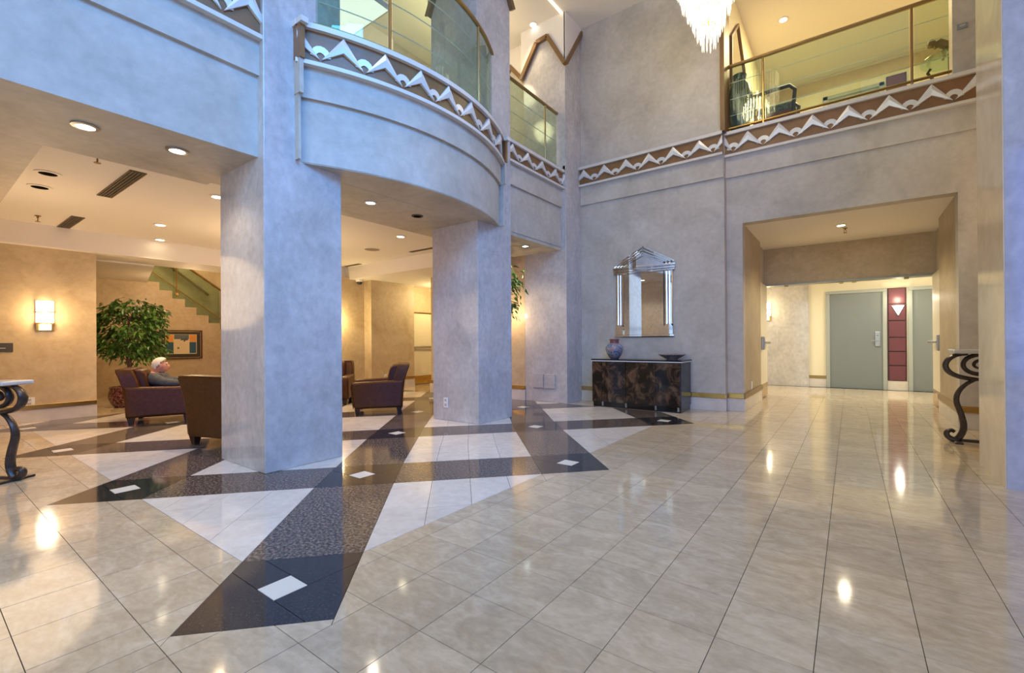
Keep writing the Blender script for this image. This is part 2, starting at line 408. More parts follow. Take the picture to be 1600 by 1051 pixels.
for nm, cap in caps.items():
    L_ = sorted([q for q in pieces if q[1] == nm], key=lambda q: -q[3])
    rest = MB()
    for k, (p, n, m, va) in enumerate(L_):
        p = inset(p, 0.0013)
        if len(p) < 3: continue
        cx = sum(q[0] for q in p) / len(p); cy = sum(q[1] for q in p) / len(p)
        if k < cap and va > 40:
            if nm == 'marble_tile' and len(p) == 4 and abs(areaof(p) - (TX - .0026) * (TY - .0026)) < 2e-5: me = full_tile
            else: me = MB().ext([(x - cx, y - cy, -.011) for x, y in p], (0, 0, .011)).mesh(n, m)
            o = bpy.data.objects.new(n, me); C.objects.link(o); o.parent = floor; o.location = (cx, cy, 0)
            if nm != 'white_inlay': o.rotation_euler = (rnd.gauss(0, .0006), rnd.gauss(0, .0006), 0)
        else: rest.ext([(x, y, -.011) for x, y in p], (0, 0, .011))
    if rest.v:
        o = rest.build(nm, L_[0][2], floor); o['kind'] = 'stuff'

# ------------------------------------------------------------------ structure: columns
CE = 6.47
colpos = [(-4.59, -3.765, 1.687, 2.352), (-4.60, -3.78, 4.21, 4.89), (-4.67, -3.82, 6.43, 6.94)]
collab = ['square grey marble column nearest the camera, in front of the armchairs', 'middle grey marble column with a white outlet near its foot', 'grey marble pier in the far corner with two access panels']
for (x0, x1, y0, y1), lb in zip(colpos, collab):
    c = struct('trim_1' if lb[0] == 's' else 'trim_2' if lb[0] == 'm' else 'trim_3', box(x0, x1, y0, y1, 0, CE), M_col, label=lb, bevel=0.006)
# access panels on the corner pier
pier = bpy.data.objects['trim_3']
for xa, xb in ((-4.492, -4.278), (-4.262, -4.045)):
    box(xa, xb, 6.408, 6.431, 0.235, 0.475).build('access_panel', M_col, pier, bevel=0.004)
# right pillar and its alcove
pr_ = struct('trim_4', box(0.862, 2.0, 4.41, 5.17, 0, CE), M_cream, label='polished marble pillar at the right edge of the view')
box(0.868, 2.0, 4.402, 4.414, 0, CE).build('marble_slab', M_col, pr_)
# ------------------------------------------------------------------ walls
def brassbase(parent, x0, x1, y0, y1, axis):
    """stone base with brass strip proud of a wall face"""
    pass
# back wall of the atrium, console side
wb = struct('wall_back', box(-3.83, -1.47, 6.94, 7.25, 0, CE), M_wall)
box(-3.82, -1.46, 6.925, 6.945, 0, 0.185).build('stone_base', M_base, wb, bevel=0.003)
box(-3.82, -1.455, 6.915, 6.945, 0.185, 0.255).build('brass_strip', M_brass, wb, bevel=0.008)
# corridor side: wall with opening X[-1.254,1.02] z<2.71
wr = MB(); wr.box(-1.47, -1.254, 7.07, 7.25, 0, 3.40).box(-1.254, 1.02, 7.07, 7.25, 2.715, 3.40).box(1.02, 2.6, 7.07, 7.25, 0, 3.40).box(-1.47, 2.6, 7.07, 7.25, 3.40, 4.05)
wr.box(0.985, 2.6, 7.07, 7.3, 4.05, CE)
wr = struct('wall_corridor', wr, M_wall)
box(-1.47, -1.25, 7.052, 7.075, 0, 0.185).build('stone_base', M_base, wr, bevel=0.003)
box(-1.47, -1.245, 7.04, 7.075, 0.185, 0.26).build('brass_strip', M_brass, wr, bevel=0.008)
box(1.02, 2.6, 7.052, 7.075, 0, 0.185).build('stone_base', M_base, wr, bevel=0.003)
box(1.02, 2.6, 7.04, 7.075, 0.185, 0.26).build('brass_strip', M_brass, wr, bevel=0.008)
# opening reveals, ceiling, header
rv = struct('wall_reveal_left', box(-1.40, -1.254, 7.25, 8.62, 0, 2.72), M_reveal)
box(-1.26, -1.238, 7.06, 8.62, 0, 0.185).build('stone_base', M_base, rv, bevel=0.003)
box(-1.26, -1.225, 7.05, 8.62, 0.185, 0.262).build('brass_strip', M_brassd, rv, bevel=0.006)
box(-1.253, -1.247, 7.66, 7.74, 0.27, 0.39).build('switch_plate', M_plate, rv)
rv2 = struct('wall_reveal_right', box(1.02, 1.20, 7.25, 8.45, 0, 2.72), M_reveal)
box(1.004, 1.026, 7.06, 8.45, 0, 0.185).build('stone_base', M_base, rv2, bevel=0.003)
box(0.992, 1.026, 7.05, 8.45, 0.185, 0.262).build('brass_strip', M_brassd, rv2, bevel=0.006)
struct('ceiling_corridor', box(-1.45, 1.3, 7.25, 9.5, 2.715, 2.85), M_white)
hd = struct('wall_header', box(-1.45, 1.3, 9.42, 9.62, 2.05, 2.85), M_tan)
box(-1.40, 1.25, 9.40, 9.64, 2.03, 2.06).build('door_head', M_frame, hd)
for x in (-0.95, -0.12, 0.06, 0.75): box(x - .03, x + .03, 9.45, 9.55, 2.005, 2.03).build('door_catch', M_brassd, hd)
# corridor beyond
struct('wall_corridor_end', box(-5.0, 4.5, 11.66, 11.85, 0, 2.5), M_creamwall)
struct('ceiling_hall', box(-5.0, 4.5, 9.62, 11.85, 2.42, 2.55), M_white)
struct('wall_hall_near', MB().box(-5, -1.34, 9.45, 9.62, 0, 2.55).box(1.15, 4.5, 9.45, 9.62, 0, 2.55), M_creamwall)
ms = struct('wall_marble_slab', box(-2.6, -0.742, 11.60, 11.67, 0, 2.42), M_col)
we = bpy.data.objects['wall_corridor_end']
for xa, xb in ((-0.742, -0.415), (0.615, 0.935)):
    box(xa, xb, 11.64, 11.665, 0, 0.19).build('stone_base', M_base, we)
    if xa < 0: box(xa, xb, 11.63, 11.665, 0.19, 0.25).build('brass_strip', M_brassd, we)
# grey doors
def hall_door(nm, x0, x1, label, latch):
    d = struct(nm, box(x0 + .06, x1 - .06, 11.625, 11.665, 0.005, 2.0), M_greydoor, label=label)
    f = MB().box(x0, x0 + .07, 11.60, 11.665, 0, 1.995).box(x1 - .07, x1, 11.60, 11.665, 0, 1.995).box(x0, x1, 11.60, 11.665, 1.995, 2.06)
    f.build('door_frame', M_frame, d, bevel=0.006)
    if latch:
        p = box(0.415, 0.497, 11.605, 11.63, 0.885, 1.185).build('lock_plate', M_chrome, d, bevel=0.004)
        MB().tube([(0.47, 11.61, 1.0), (0.47, 11.57, 1.0), (0.36, 11.565, 1.0)], 0.012, 8).build('lever', M_chrome, p, smooth=True)
        MB().lathe([(0.0, 0), (0.012, 0.004), (0.012, 0.012)], (0.456, 11.6, 1.1)).build('lock_cylinder', M_black, p)
        MB().tube([(0.11, 11.63, 1.52), (0.11, 11.615, 1.52)], 0.012, 10).build('peephole', M_brassd, d)
    return d
hall_door('door_1', -0.424, 0.61, 'grey green corridor door with silver lock plate', True)
d2 = hall_door('door_2', 0.937, 2.0, 'second grey green door right of the maroon panel', False)
# maroon panel strip with frames (a thing on the wall)
rp = thing('maroon_wall_panel', 'tall maroon panel strip between the two grey corridor doors', 'wall panel', (0.766, 11.64, 0.19))
box(-.15, .15, -.0, .025, 0, 1.87).build('backing', M_redf, rp)
zc = [0.0, 0.307, 0.59, 0.873, 1.208, 1.543, 1.87]
for a, b in zip(zc, zc[1:]): box(-.128, .128, -.018, .002, a + .012, b - .012).build('panel', M_red, rp, bevel=0.003)
ts = thing('triangular_wall_sconce', 'white triangular glass sconce on the maroon panel', 'wall lamp', (0.785, 11.60, 1.475))
MB().ext([(0, 0.02, 0.0), (-0.112, 0.02, 0.225), (0.112, 0.02, 0.225)], (0, 0.02, 0)).build('back_plate', M_black, ts)
MB().add([(0, -0.02, 0.03), (-0.095, 0.02, 0.225), (0.095, 0.02, 0.225), (0, -0.085, 0.225)], [(0, 3, 1), (0, 2, 3), (1, 3, 2), (0, 1, 2)]).build('glass_shade', E_sconcew, ts)
lamp('light_triangle', (0.785, 11.45, 1.82), 5, (1, 0.9, 0.65), 0.05)

# double doors open against the reveals
def leaf(nm, x, y0, y1, side, label):
    """leaf lies in plane X=x, face towards the opening (side=+1 faces +X)"""
    d = struct(nm, box(min(x, x - side * .045), max(x, x - side * .045), y0, y1, 0.015, 2.035), M_creamdoor, label=label)
    a, b = sorted((x, x + side * .004)); box(a, b, y0 + .02, y1 - .02, 0.02, 0.255).build('kick_plate', M_brass, d)
    p0, p1 = sorted((x, x + side * .05))
    h = box(p0, p1, y0 + .06, y0 + .17, 0.86, 1.09).build('lock_case', M_chrome, d, bevel=0.012)
    MB().tube([(x + side * .045, y0 + .12, 0.985), (x + side * .055, y1 - .1, 0.985)], 0.022, 8).build('push_bar', M_chrome, h, smooth=True)
    return d
leaf('door_3', -1.262, 8.66, 9.42, 1, 'left cream leaf of the open double doors with push bar')
leaf('door_4', 1.055, 8.47, 9.42, -1, 'right cream leaf of the open double doors with push bar')
struct('wall_niche', MB().box(-1.46, -1.31, 8.62, 9.45, 0, 2.72).box(1.10, 1.25, 8.45, 9.45, 0, 2.72), M_wall)

# ------------------------------------------------------------------ fascias with frieze
def offs(path, d):
    out = []
    for i, p in enumerate(path):
        a = path[max(i - 1, 0)]; b = path[min(i + 1, len(path) - 1)]
        t = Vector((b[0] - a[0], b[1] - a[1])).normalized(); n = Vector((t.y, -t.x)); out.append((p[0] + n.x * d, p[1] + n.y * d))
    return out
def along(path, s):
    for a, b in zip(path, path[1:]):
        l = math.hypot(b[0] - a[0], b[1] - a[1])
        if s <= l or b == path[-1]:
            t = Vector(((b[0] - a[0]) / l, (b[1] - a[1]) / l)); return Vector((a[0] + t.x * s, a[1] + t.y * s, 0)), Vector((t.y, -t.x, 0)), Vector((t.x, t.y, 0))
        s -= l
def plen(path): return sum(math.hypot(b[0] - a[0], b[1] - a[1]) for a, b in zip(path, path[1:]))
def fascia(parent, path, z1, z2, z3, peaks, per, back=0.12):
    """upper band z1-z2 and zigzag frieze z2-z3 standing proud of the wall line path (outside on the right of travel)"""
    inn = offs(path, -0.01)
    MB().ribbon(offs(path, 0.03), inn, z1, z2).build('band', M_wall, parent)
    MB().ribbon(offs(path, 0.045), inn, z2, z3).build('frieze_panel', M_bronze, parent)
    MB().ribbon(offs(path, 0.085), inn, z2 - 0.03, z2 + 0.004).build('lower_ledge', M_ledge, parent)
    MB().ribbon(offs(path, 0.085), inn, z3 - 0.045, z3).build('upper_ledge', M_ledge, parent)
    h = z3 - 0.045 - z2; tot = plen(path)
    def F(s, z, d):
        p, n, t = along(path, min(max(s, 0.0), tot)); q = p + n * (0.046 + d); return (q.x, q.y, z2 + z * h)
    pk = sorted(peaks)
    for k, s in enumerate(pk):
        L0 = (pk[k - 1] + s) / 2 + 0.008 if k else s - per / 2 + 0.008
        R0 = (pk[k + 1] + s) / 2 - 0.008 if k + 1 < len(pk) else s + per / 2 - 0.008
        zv, zt, zi = 0.15, 0.97, 0.52
        def cl(sv, sp):                       # clip a limb at the ends of the run
            if sv < 0: t = (0 - sp) / (sv - sp); return 0.0, t
            if sv > tot: t = (tot - sp) / (sv - sp); return tot, t
            return sv, 1.0
        m = MB()
        for sv in (L0, R0):
            e, t = cl(sv, s)
            if abs(e - s) < 0.02: continue
            za, zb = zt + (zv - zt) * t, zi + (zv - zi) * t
            d = 0.017 + 0.014 * (1 - t)
            m.add([F(s, zt, .030), F(s, (zt + zi) / 2, .044), F(s, zi, .030), F(e, zb, d), F(e, za, d), F(s, zt, 0), F(s, zi, 0), F(e, zb, 0), F(e, za, 0)],
                  [(0, 1, 4), (1, 3, 4), (1, 2, 3), (0, 4, 8, 5), (2, 6, 7, 3), (3, 7, 8, 4)])
        if m.v: m.build('chevron', M_silver, parent)
        if k + 1 < len(pk):
            sc = (s + pk[k + 1]) / 2; w = pk[k + 1] - s; hw = 0.5 * w * 0.44; vs = []; n = 9
            for i in range(n):
                a = PI * i / (n - 1); vs += [F(sc - hw * math.cos(a), 0.26 + 0.32 * math.sin(a), .010), F(sc - hw * .48 * math.cos(a), 0.22 + 0.16 * math.sin(a), .010), F(sc - hw * math.cos(a), 0.26 + 0.32 * math.sin(a), 0), F(sc - hw * .48 * math.cos(a), 0.22 + 0.16 * math.sin(a), 0)]
            fs = []
            for i in range(n - 1):
                o = i * 4; fs += [(o, o + 4, o + 5, o + 1), (o, o + 2, o + 6, o + 4), (o + 1, o + 5, o + 7, o + 3)]
            MB().add(vs, fs).build('half_ring', M_silver, parent)
pth = [(-3.815, 6.94), (-1.475, 6.94)]
fascia(wb, pth, 3.385, 3.725, 4.035, [x + 3.815 for x in (-3.723, -3.336, -2.949, -2.565, -2.181, -1.795, -1.41)], 0.386)
box(-1.50, -1.44, 6.86, 7.2, 4.03, CE).build('corner_strip', M_brown, wb)
pth = [(-1.47, 7.07), (2.6, 7.07)]
fascia(wr, pth, 3.395, 3.715, 4.05, [x + 1.47 for x in (-1.553, -1.164, -0.773, -0.386, 0.004, 0.406, 0.794, 1.18, 1.57)], 0.39)
# left fascia
wl = struct('wall_left_gallery', box(-3.98, -3.86, -3.9, 1.687, 2.522, 3.17), M_wall)
pth = [(-3.86, -3.9), (-3.86, 1.687)]
fascia(wl, pth, 3.165, 3.465, 3.875, [y + 3.9 for y in (1.59, 1.25, 0.91, 0.57, 0.23, -0.11)], 0.34)
# small fascia between the second column and the corner pier
ws = struct('wall_small_gallery', box(-4.3, -3.92, 4.89, 6.43, 2.60, 3.26), M_wall)
pth = [(-3.92, 4.89), (-3.92, 6.43)]
fascia(ws, pth, 3.255, 3.58, 3.865, [y - 4.89 for y in (5.03, 5.40, 5.78, 6.17, 6.55)], 0.38)
# bowed balcony
def arc(R, n=28, y0=1.955, y1=4.64, cx=-5.99):
    return [(cx + math.sqrt(R * R - (y0 + (y1 - y0) * i / n - 3.3) ** 2), y0 + (y1 - y0) * i / n) for i in range(n + 1)]
A0 = arc(2.585)
wc = MB().ribbon(A0, [(-3.95, p[1]) for p in A0], 2.56, 3.10)
wc = struct('wall_bowed_balcony', wc, M_wall)
ys = [1.965, 2.277, 2.608, 2.951, 3.289, 3.64, 4.02, 4.40]
def s_at(path, y):
    s = 0
    for a, b in zip(path, path[1:]):
        l = math.hypot(b[0] - a[0], b[1] - a[1])
        if a[1] <= y <= b[1]: return s + l * (y - a[1]) / (b[1] - a[1])
        s += l
    return s
fascia(wc, A0, 3.095, 3.385, 3.705, [s_at(A0, y) for y in ys], 0.34)
# returns of the bow at its ends
for y0, y1 in ((1.935, 1.957), (4.64, 4.66)):
    MB().box(-3.95, -3.71, y0, y1, 2.56, 3.10).build('end_return', M_wall, wc)
    MB().box(-3.95, -3.675, y0 - .006, y1 + .006, 3.10, 3.385).build('end_band', M_wall, wc)
    MB().box(-3.95, -3.66, y0 - .01, y1 + .01, 3.385, 3.66).build('end_panel', M_bronze, wc)
    MB().box(-3.95, -3.62, y0 - .02, y1 + .02, 3.66, 3.705).build('end_ledge', M_ledge, wc)
# slabs behind the fascias (upper floor)
struct('floor_gallery', MB().box(-9.6, -3.95, -3.9, 8.6, 2.75, 3.42), M_white)
MB().ribbon(arc(2.56), [(-3.96, p[1]) for p in arc(2.56)], 3.42, 3.60).build('balcony_floor', M_base, bpy.data.objects['floor_gallery'])
# ------------------------------------------------------------------ ceilings of the lounge
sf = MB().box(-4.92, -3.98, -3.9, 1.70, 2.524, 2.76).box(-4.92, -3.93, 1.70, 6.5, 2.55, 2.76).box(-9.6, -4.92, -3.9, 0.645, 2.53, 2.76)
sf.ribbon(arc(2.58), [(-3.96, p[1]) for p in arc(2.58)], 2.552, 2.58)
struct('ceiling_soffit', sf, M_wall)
struct('ceiling_lounge', box(-9.5, -4.98, 5.55, 8.7, 2.37, 2.76), M_white)
struct('ceiling_tray', box(-8.76, -4.90, 0.63, 5.57, 2.63, 2.76), M_white)
struct('ceiling_bulkhead', box(-9.5, -8.75, 0.63, 5.56, 2.345, 2.76), M_white)
struct('ceiling_atrium', MB().box(-3.9, 7.1, -4.2, -0.8, CE, CE + .15).box(-3.9, 0.2, -0.8, 2.4, CE, CE + .15).box(3.4, 7.1, -0.8, 2.4, CE, CE + .15).box(-3.9, 7.1, 2.4, 7.1, CE, CE + .15).box(-9.6, -3.9, -4.2, 8.6, CE, CE + .15), M_white)
# lounge walls
wsn = struct('wall_lounge_left', box(-9.1, -8.9, -0.5, 1.688, 0, 2.36).box(-9.1, -8.9, -0.5, 0.64, 2.36, 2.6), M_tan)
box(-8.905, -8.885, -0.5, 1.69, 0, 0.17).build('stone_base', M_base, wsn, bevel=0.003)
box(-8.905, -8.872, -0.5, 1.692, 0.17, 0.236).build('brass_strip', M_brass, wsn, bevel=0.008)
struct('wall_lounge_front', box(-9.1, -4.95, -0.7, -0.5, 0, 2.6), M_tan)
w1 = struct('wall_lounge_far', MB().box(-8.8, -8.6, 5.0, 5.9, 0, 2.40).box(-8.8, -8.35, 5.9, 7.06, 0, 2.40), M_tan)
MB().box(-8.36, -8.333, 5.9, 7.062, 0, 0.19).box(-8.61, -8.583, 5.0, 5.9, 0, 0.19).build('stone_base', M_base, w1)
MB().box(-8.36, -8.325, 5.9, 7.064, 0.19, 0.245).box(-8.61, -8.575, 5.0, 5.9, 0.19, 0.245).build('brass_strip', M_brass, w1)
struct('wall_lounge_exit', box(-8.85, -8.62, 7.06, 8.6, 0, 2.40), M_tan)
dx = struct('door_5', box(-8.66, -8.60, 7.075, 8.05, 0.015, 1.735), M_creamdoor, label='cream exit door with push bar behind the armchairs')
box(-8.60, -8.594, 7.09, 8.03, 0.02, 0.215).build('kick_plate', M_brass, dx)
h = box(-8.60, -8.55, 7.12, 7.20, 0.83, 1.0).build('lock_case', M_chrome, dx, bevel=0.01)
MB().tube([(-8.555, 7.16, 0.915), (-8.545, 7.95, 0.915)], 0.022, 8).build('push_bar', M_chrome, h, smooth=True)
MB().box(-8.625, -8.585, 7.06, 7.08, 0, 1.76).box(-8.625, -8.585, 8.05, 8.10, 0, 1.76).box(-8.625, -8.585, 7.06, 8.10, 1.735, 1.765).build('door_frame', M_brassd, dx)
struct('wall_lounge_end', box(-9.6, -4.3, 8.6, 8.8, 0, CE), M_tan)
w2 = struct('wall_lounge_right', box(-7.08, -4.67, 6.43, 6.62, 0, 2.7), M_tan)
box(-7.10, -4.67, 6.41, 6.435, 0, 0.19).build('stone_base', M_base, w2)
box(-7.11, -4.67, 6.40, 6.435, 0.19, 0.25).build('brass_strip', M_brass, w2)
# stair alcove
struct('wall_alcove_left', box(-13.2, -9.0, 1.38, 1.56, 0, 4.6), M_tan)
struct('wall_alcove_far', box(-13.2, -8.6, 5.0, 5.15, 0, 4.6), M_tan)
struct('wall_alcove_upper', box(-9.5, -9.1, 1.69, 5.0, 2.76, 4.6), M_tan)
struct('wall_stairwell', box(-13.2, -13.0, 1.6, 5.1, 0, 4.6), M_tan)
struct('ceiling_alcove', MB().ext([(-9.45, 1.6, 2.32), (-9.45, 2.50, 2.32), (-12.2, 3.10, 2.32), (-13.0, 3.10, 2.32), (-13.0, 1.6, 2.32)], (0, 0, 0.3)), M_whitepl)
struct('ceiling_stairwell', box(-13.2, -9.1, 1.6, 5.1, 4.6, 4.7), M_white)
# ------------------------------------------------------------------ room behind the camera: assumed glazed entrance and skylight
def glazed(nm, horiz, at, c0, c1, z0, z1, nx, nz, label):
    fr = MB(); w = 0.05
    def bx(a0, a1, za, zb):
        if horiz: fr.box(a0, a1, at - .05, at + .05, za, zb)
        else: fr.box(at - .05, at + .05, a0, a1, za, zb)
    for i in range(nx + 1):
        c = c0 + (c1 - c0) * i / nx; bx(c - w, c + w, z0, z1)
    for j in range(nz + 1):
        z = z0 + (z1 - z0) * j / nz; bx(c0, c1, z - w, z + w)
    f = struct(nm, fr, M_brassd, label=label)
    (box(c0, c1, at - .005, at + .005, z0, z1) if horiz else box(at - .005, at + .005, c0, c1, z0, z1)).build('pane', M_pane, f)
glazed('assumed_window_1', True, -4.05, -3.4, 2.2, 0.1, 5.8, 5, 4, 'assumed glazed entrance wall behind the camera')  # assumed glazing, out of view, for the front daylight
glazed('assumed_window_2', True, -4.05, 2.6, 6.8, 0.2, 4.8, 4, 3, 'assumed tall windows right of the entrance')  # assumed glazing, placed where the blue side light stands
sk = MB()
for q in ((.2, 3.4, -.8, -.74), (.2, 3.4, 2.34, 2.4), (.2, .26, -.8, 2.4), (3.34, 3.4, -.8, 2.4), (1.77, 1.83, -.8, 2.4), (.2, 3.4, .77, .83)): sk.box(*q, CE + .9, CE + 1.0)
sk = struct('assumed_window_3', sk, M_brassd, label='assumed square skylight in the atrium ceiling')  # unseen opening assumed for the added blue colonnade light
box(.2, 3.4, -.8, 2.4, CE + .95, CE + .96).build('pane', M_pane, sk)
MB().box(.1, .2, -.9, 2.5, CE, CE + 1).box(3.4, 3.5, -.9, 2.5, CE, CE + 1).box(.2, 3.4, -.9, -.8, CE, CE + 1).box(.2, 3.4, 2.4, 2.5, CE, CE + 1).build('curb', M_white, sk)
struct('wall_front', MB().box(-9.6, -3.4, -4.2, -4.0, 0, CE).box(2.2, 2.6, -4.2, -4.0, 0, CE).box(6.8, 7.1, -4.2, -4.0, 0, CE).box(2.6, 6.8, -4.2, -4.0, 4.8, CE).box(2.6, 6.8, -4.2, -4.0, 0, .2).box(-3.4, 2.2, -4.2, -4.0, 5.8, CE), M_wall)
struct('wall_right', MB().box(6.9, 7.1, -4.1, 4.45, 0, CE).box(2.0, 7.1, 4.41, 5.17, 0, CE), M_wall)
struct('wall_alcove_right', box(2.5, 2.6, 5.17, 7.1, 0, CE), M_cream)
# ------------------------------------------------------------------ upper gallery, left
struct('wall_gallery_back', MB().box(-6.9, -6.7, -4.0, 6.75, 3.42, CE).box(-9.6, -3.85, 6.70, 6.9, 3.42, CE), M_wall)
# white drop panels with pointed brown trim on the end wall (plane Y=6.6..6.7)
def crown(nm, plane, pts, label):
    """white plaster drop with a zigzag lower edge edged in brown; plane is ('x', value, thickness) or ('y', ...)"""
    ax, v, th = plane
    P3 = (lambda h, z, o=0: (v + o, h, z)) if ax == 'x' else (lambda h, z, o=0: (h, v + o, z))
    vec = (th, 0, 0) if ax == 'x' else (0, th, 0)
    c = None; m = MB()
    for (a, za), (b, zb) in zip(pts, pts[1:]): m.ext([P3(a, za), P3(b, zb), P3(b, CE), P3(a, CE)], vec)
    c = struct(nm, m, M_whitepl, label=label)
    for (a, za), (b, zb) in zip(pts, pts[1:]):
        l = math.hypot(b - a, zb - za); n = ((zb - za) / l * .034, -(b - a) / l * .034); o = -.03 if ax == 'y' else 0
        t2 = (th + .03, 0, 0) if ax == 'x' else (0, th + .03, 0)
        MB().ext([P3(a - n[0], za - n[1], o), P3(b - n[0], zb - n[1], o), P3(b + n[0], zb + n[1], o), P3(a + n[0], za + n[1], o)], t2).build('brown_strip', M_brown, c)
    return c
crown('trim_5', ('y', 6.40, .03), [(-4.70, 5.64), (-4.36, 6.165), (-4.14, 6.19), (-3.80, 5.61)], 'white pointed crown over the left face of the corner pier')
crown('trim_6', ('x', -3.82, .03), [(6.40, 5.61), (6.94, 6.40)], 'white pointed crown over the front face of the corner pier')
crown('trim_10', ('y', 6.66, .04), [(-5.5, 5.64), (-5.15, 6.165), (-4.70, 5.64)], 'white pointed crown on the end wall of the small gallery')
crown('trim_7', ('y', 4.18, .03), [(-4.63, 5.42), (-4.33, 6.05), (-4.08, 6.05), (-3.75, 5.45)], 'white pointed crown over the left face of the middle column')
crown('trim_11', ('x', -3.78, .03), [(4.18, 5.45), (4.42, 6.05), (4.64, 6.05), (4.92, 5.58)], 'white pointed crown over the front face of the middle column')
gp = struct('trim_8', box(-6.7, -6.66, 2.2, 5.2, 5.9, CE), M_whitepl, label='white drop panel over the gallery back wall')
for (ya, za), (yb, zb) in (((2.2, 5.9), (2.9, 5.0)), ((2.9, 5.0), (3.6, 5.9)), ((3.6, 5.9), (4.3, 5.9)), ((4.3, 5.9), (5.0, 5.0))):
    MB().tube([(-6.66, ya, za), (-6.66, yb, zb)], 0.05, 4).build('brown_strip', M_brown, gp)
# ------------------------------------------------------------------ upper lobby, right
struct('floor_upper_lobby', box(-1.6, 3.2, 7.25, 11.7, 3.75, 4.08), M_base)
struct('ceiling_upper_lobby', box(-1.7, 3.2, 7.25, 11.8, 6.72, 6.85), M_white)
struct('wall_upper_left', box(-1.70, -1.53, 7.25, 11.7, 4.0, 6.9), M_creamwall)
ub = struct('wall_upper_end', box(-1.7, 3.2, 11.66, 11.85, 4.0, 6.9), M_creamwall)
struct('wall_upper_right', box(1.9, 2.0, 7.3, 11.7, 4.0, 6.9), M_creamwall)
struct('wall_upper_front', MB().box(-3.9, 2.6, 7.07, 7.25, CE, 6.9), M_white)
box(-1.53, 1.9, 11.63, 11.67, 6.42, 6.66).build('bulkhead', M_tan, ub)
dd = struct('door_6', box(-0.36, 0.52, 11.63, 11.665, 4.08, 6.18), M_greydoor, label='grey door of the upper lobby seen past the chair')
MB().box(-.44, -.36, 11.61, 11.665, 4.08, 6.25).box(.52, .6, 11.61, 11.665, 4.08, 6.25).box(-.44, .6, 11.61, 11.665, 6.18, 6.25).build('door_frame', M_frame, dd)
rp2 = thing('maroon_wall_panel', 'maroon panel strip in the upper lobby beside the door', 'wall panel', (0.79, 11.64, 4.2))
box(-.16, .16, 0, .02, 0, 2.14).build('backing', M_redf, rp2)
for k in range(6): box(-.135, .135, -.015, .002, k * .355 + .012, k * .355 + .343).build('panel', M_red, rp2, bevel=.003)

# ------------------------------------------------------------------ balustrades
def balustrade(label, path, z0, ztop, posts, rail_r=0.026):
    a = path[len(path) // 2] if len(path) > 2 else ((path[0][0] + path[1][0]) / 2, (path[0][1] + path[1][1]) / 2)
    root = thing('glass_balustrade', label, 'balustrade', (a[0], a[1], z0), 0, 'brass and glass balustrades')
    def loc(p, z): return (p[0] - a[0], p[1] - a[1], z - z0)
    P = path if len(path) > 2 else [path[0], path[1]]
    MB().tube([loc(p, ztop) for p in P], rail_r, 8).build('handrail', M_rail, root, smooth=True)
    MB().tube([loc(p, z0 + 0.09) for p in P], 0.017, 8).build('bottom_rail', M_brassd, root, smooth=True)
    tot = plen(path)
    for s in posts:
        p, n, t = along(path, s); q = (p.x, p.y)
        MB().tube([loc(q, z0), loc(q, ztop)], 0.016, 8).build('post', M_rail, root, smooth=True)
    edges = sorted(set([0.0] + list(posts) + [tot]))
    for s0, s1 in zip(edges, edges[1:]):
        if s1 - s0 < 0.06: continue
        n = max(1, int((s1 - s0) / 0.12)) if len(path) > 2 else 1
        L_ = [along(path, s0 + 0.022 + (s1 - s0 - 0.044) * i / n) for i in range(n + 1)]
        o1 = [(p.x + q.x * .004, p.y + q.y * .004) for p, q, t in L_]; o2 = [(p.x - q.x * .004, p.y - q.y * .004) for p, q, t in L_]
        m = MB().ribbon(o1, o2, z0 + .11, ztop - .02); m.v = [(x - a[0], y - a[1], z - z0) for x, y, z in m.v]
        m.build('glass_panel', M_glass, root)
        for fr in (0.28, 0.52, 0.76):
            MB().tube([loc((p.x - q.x * .012, p.y - q.y * .012), z0 + (ztop - z0) * fr) for p, q, t in L_], 0.005, 6).build('bar', M_bar, root)
    return root
AB = arc(2.515, 28, 1.98, 4.63)
balustrade('curved brass and glass balustrade on the bowed balcony', AB, 3.705, 4.79, [0.02, s_at(AB, 2.727), s_at(AB, 4.018), plen(AB) - 0.02])
balustrade('short brass and glass balustrade between middle column and corner pier', [(-3.98, 4.90), (-3.98, 6.42)], 3.865, 4.84, [0.14, 1.16])
balustrade('straight brass and glass balustrade of the upper lobby on the right', [(-1.44, 7.12), (0.985, 7.12)], 4.05, 5.05, [0.46, 2.07])
balustrade('glass balustrade at the top left edge above the left gallery', [(-3.93, -1.5), (-3.93, 1.66)], 3.875, 4.85, [0.9, 2.4])

# ------------------------------------------------------------------ stair in the alcove
st = thing('staircase', 'tan staircase rising left behind the ficus with green glass side', 'stairs', (-12.5, 3.8, 0))
def SL(x, y, z): return (x + 12.5, y - 3.8, z)
prof = []
y, z = 4.80, 1.34
steps = []
yy = [4.62, 4.398, 4.166, 3.931, 3.716, 3.486, 3.264, 3.05, 2.83, 2.61, 2.39]
zz_ = [1.34, 1.505, 1.678, 1.845, 2.018, 2.185, 2.348, 2.51, 2.67, 2.83]
poly = [(5.0, 0.0), (5.0, 1.34)]
for i in range(10):
    poly += [(yy[i], zz_[i])] if i == 0 else [(yy[i], zz_[i - 1]), (yy[i], zz_[i])]
poly += [(2.5, zz_[9]), (1.69, 2.9), (1.69, 0.0)]
MB().ext([SL(-12.0, a, b) for a, b in poly], (-0.08, 0, 0)).build('stringer_wall', M_tan, st)
for i in range(1, 10):
    box(-12.95 + 12.5, -12.11 + 12.5, yy[i + 1] - 3.8, yy[i] - 3.8, zz_[i] - .17, zz_[i] - .004).build('step', M_base, st)
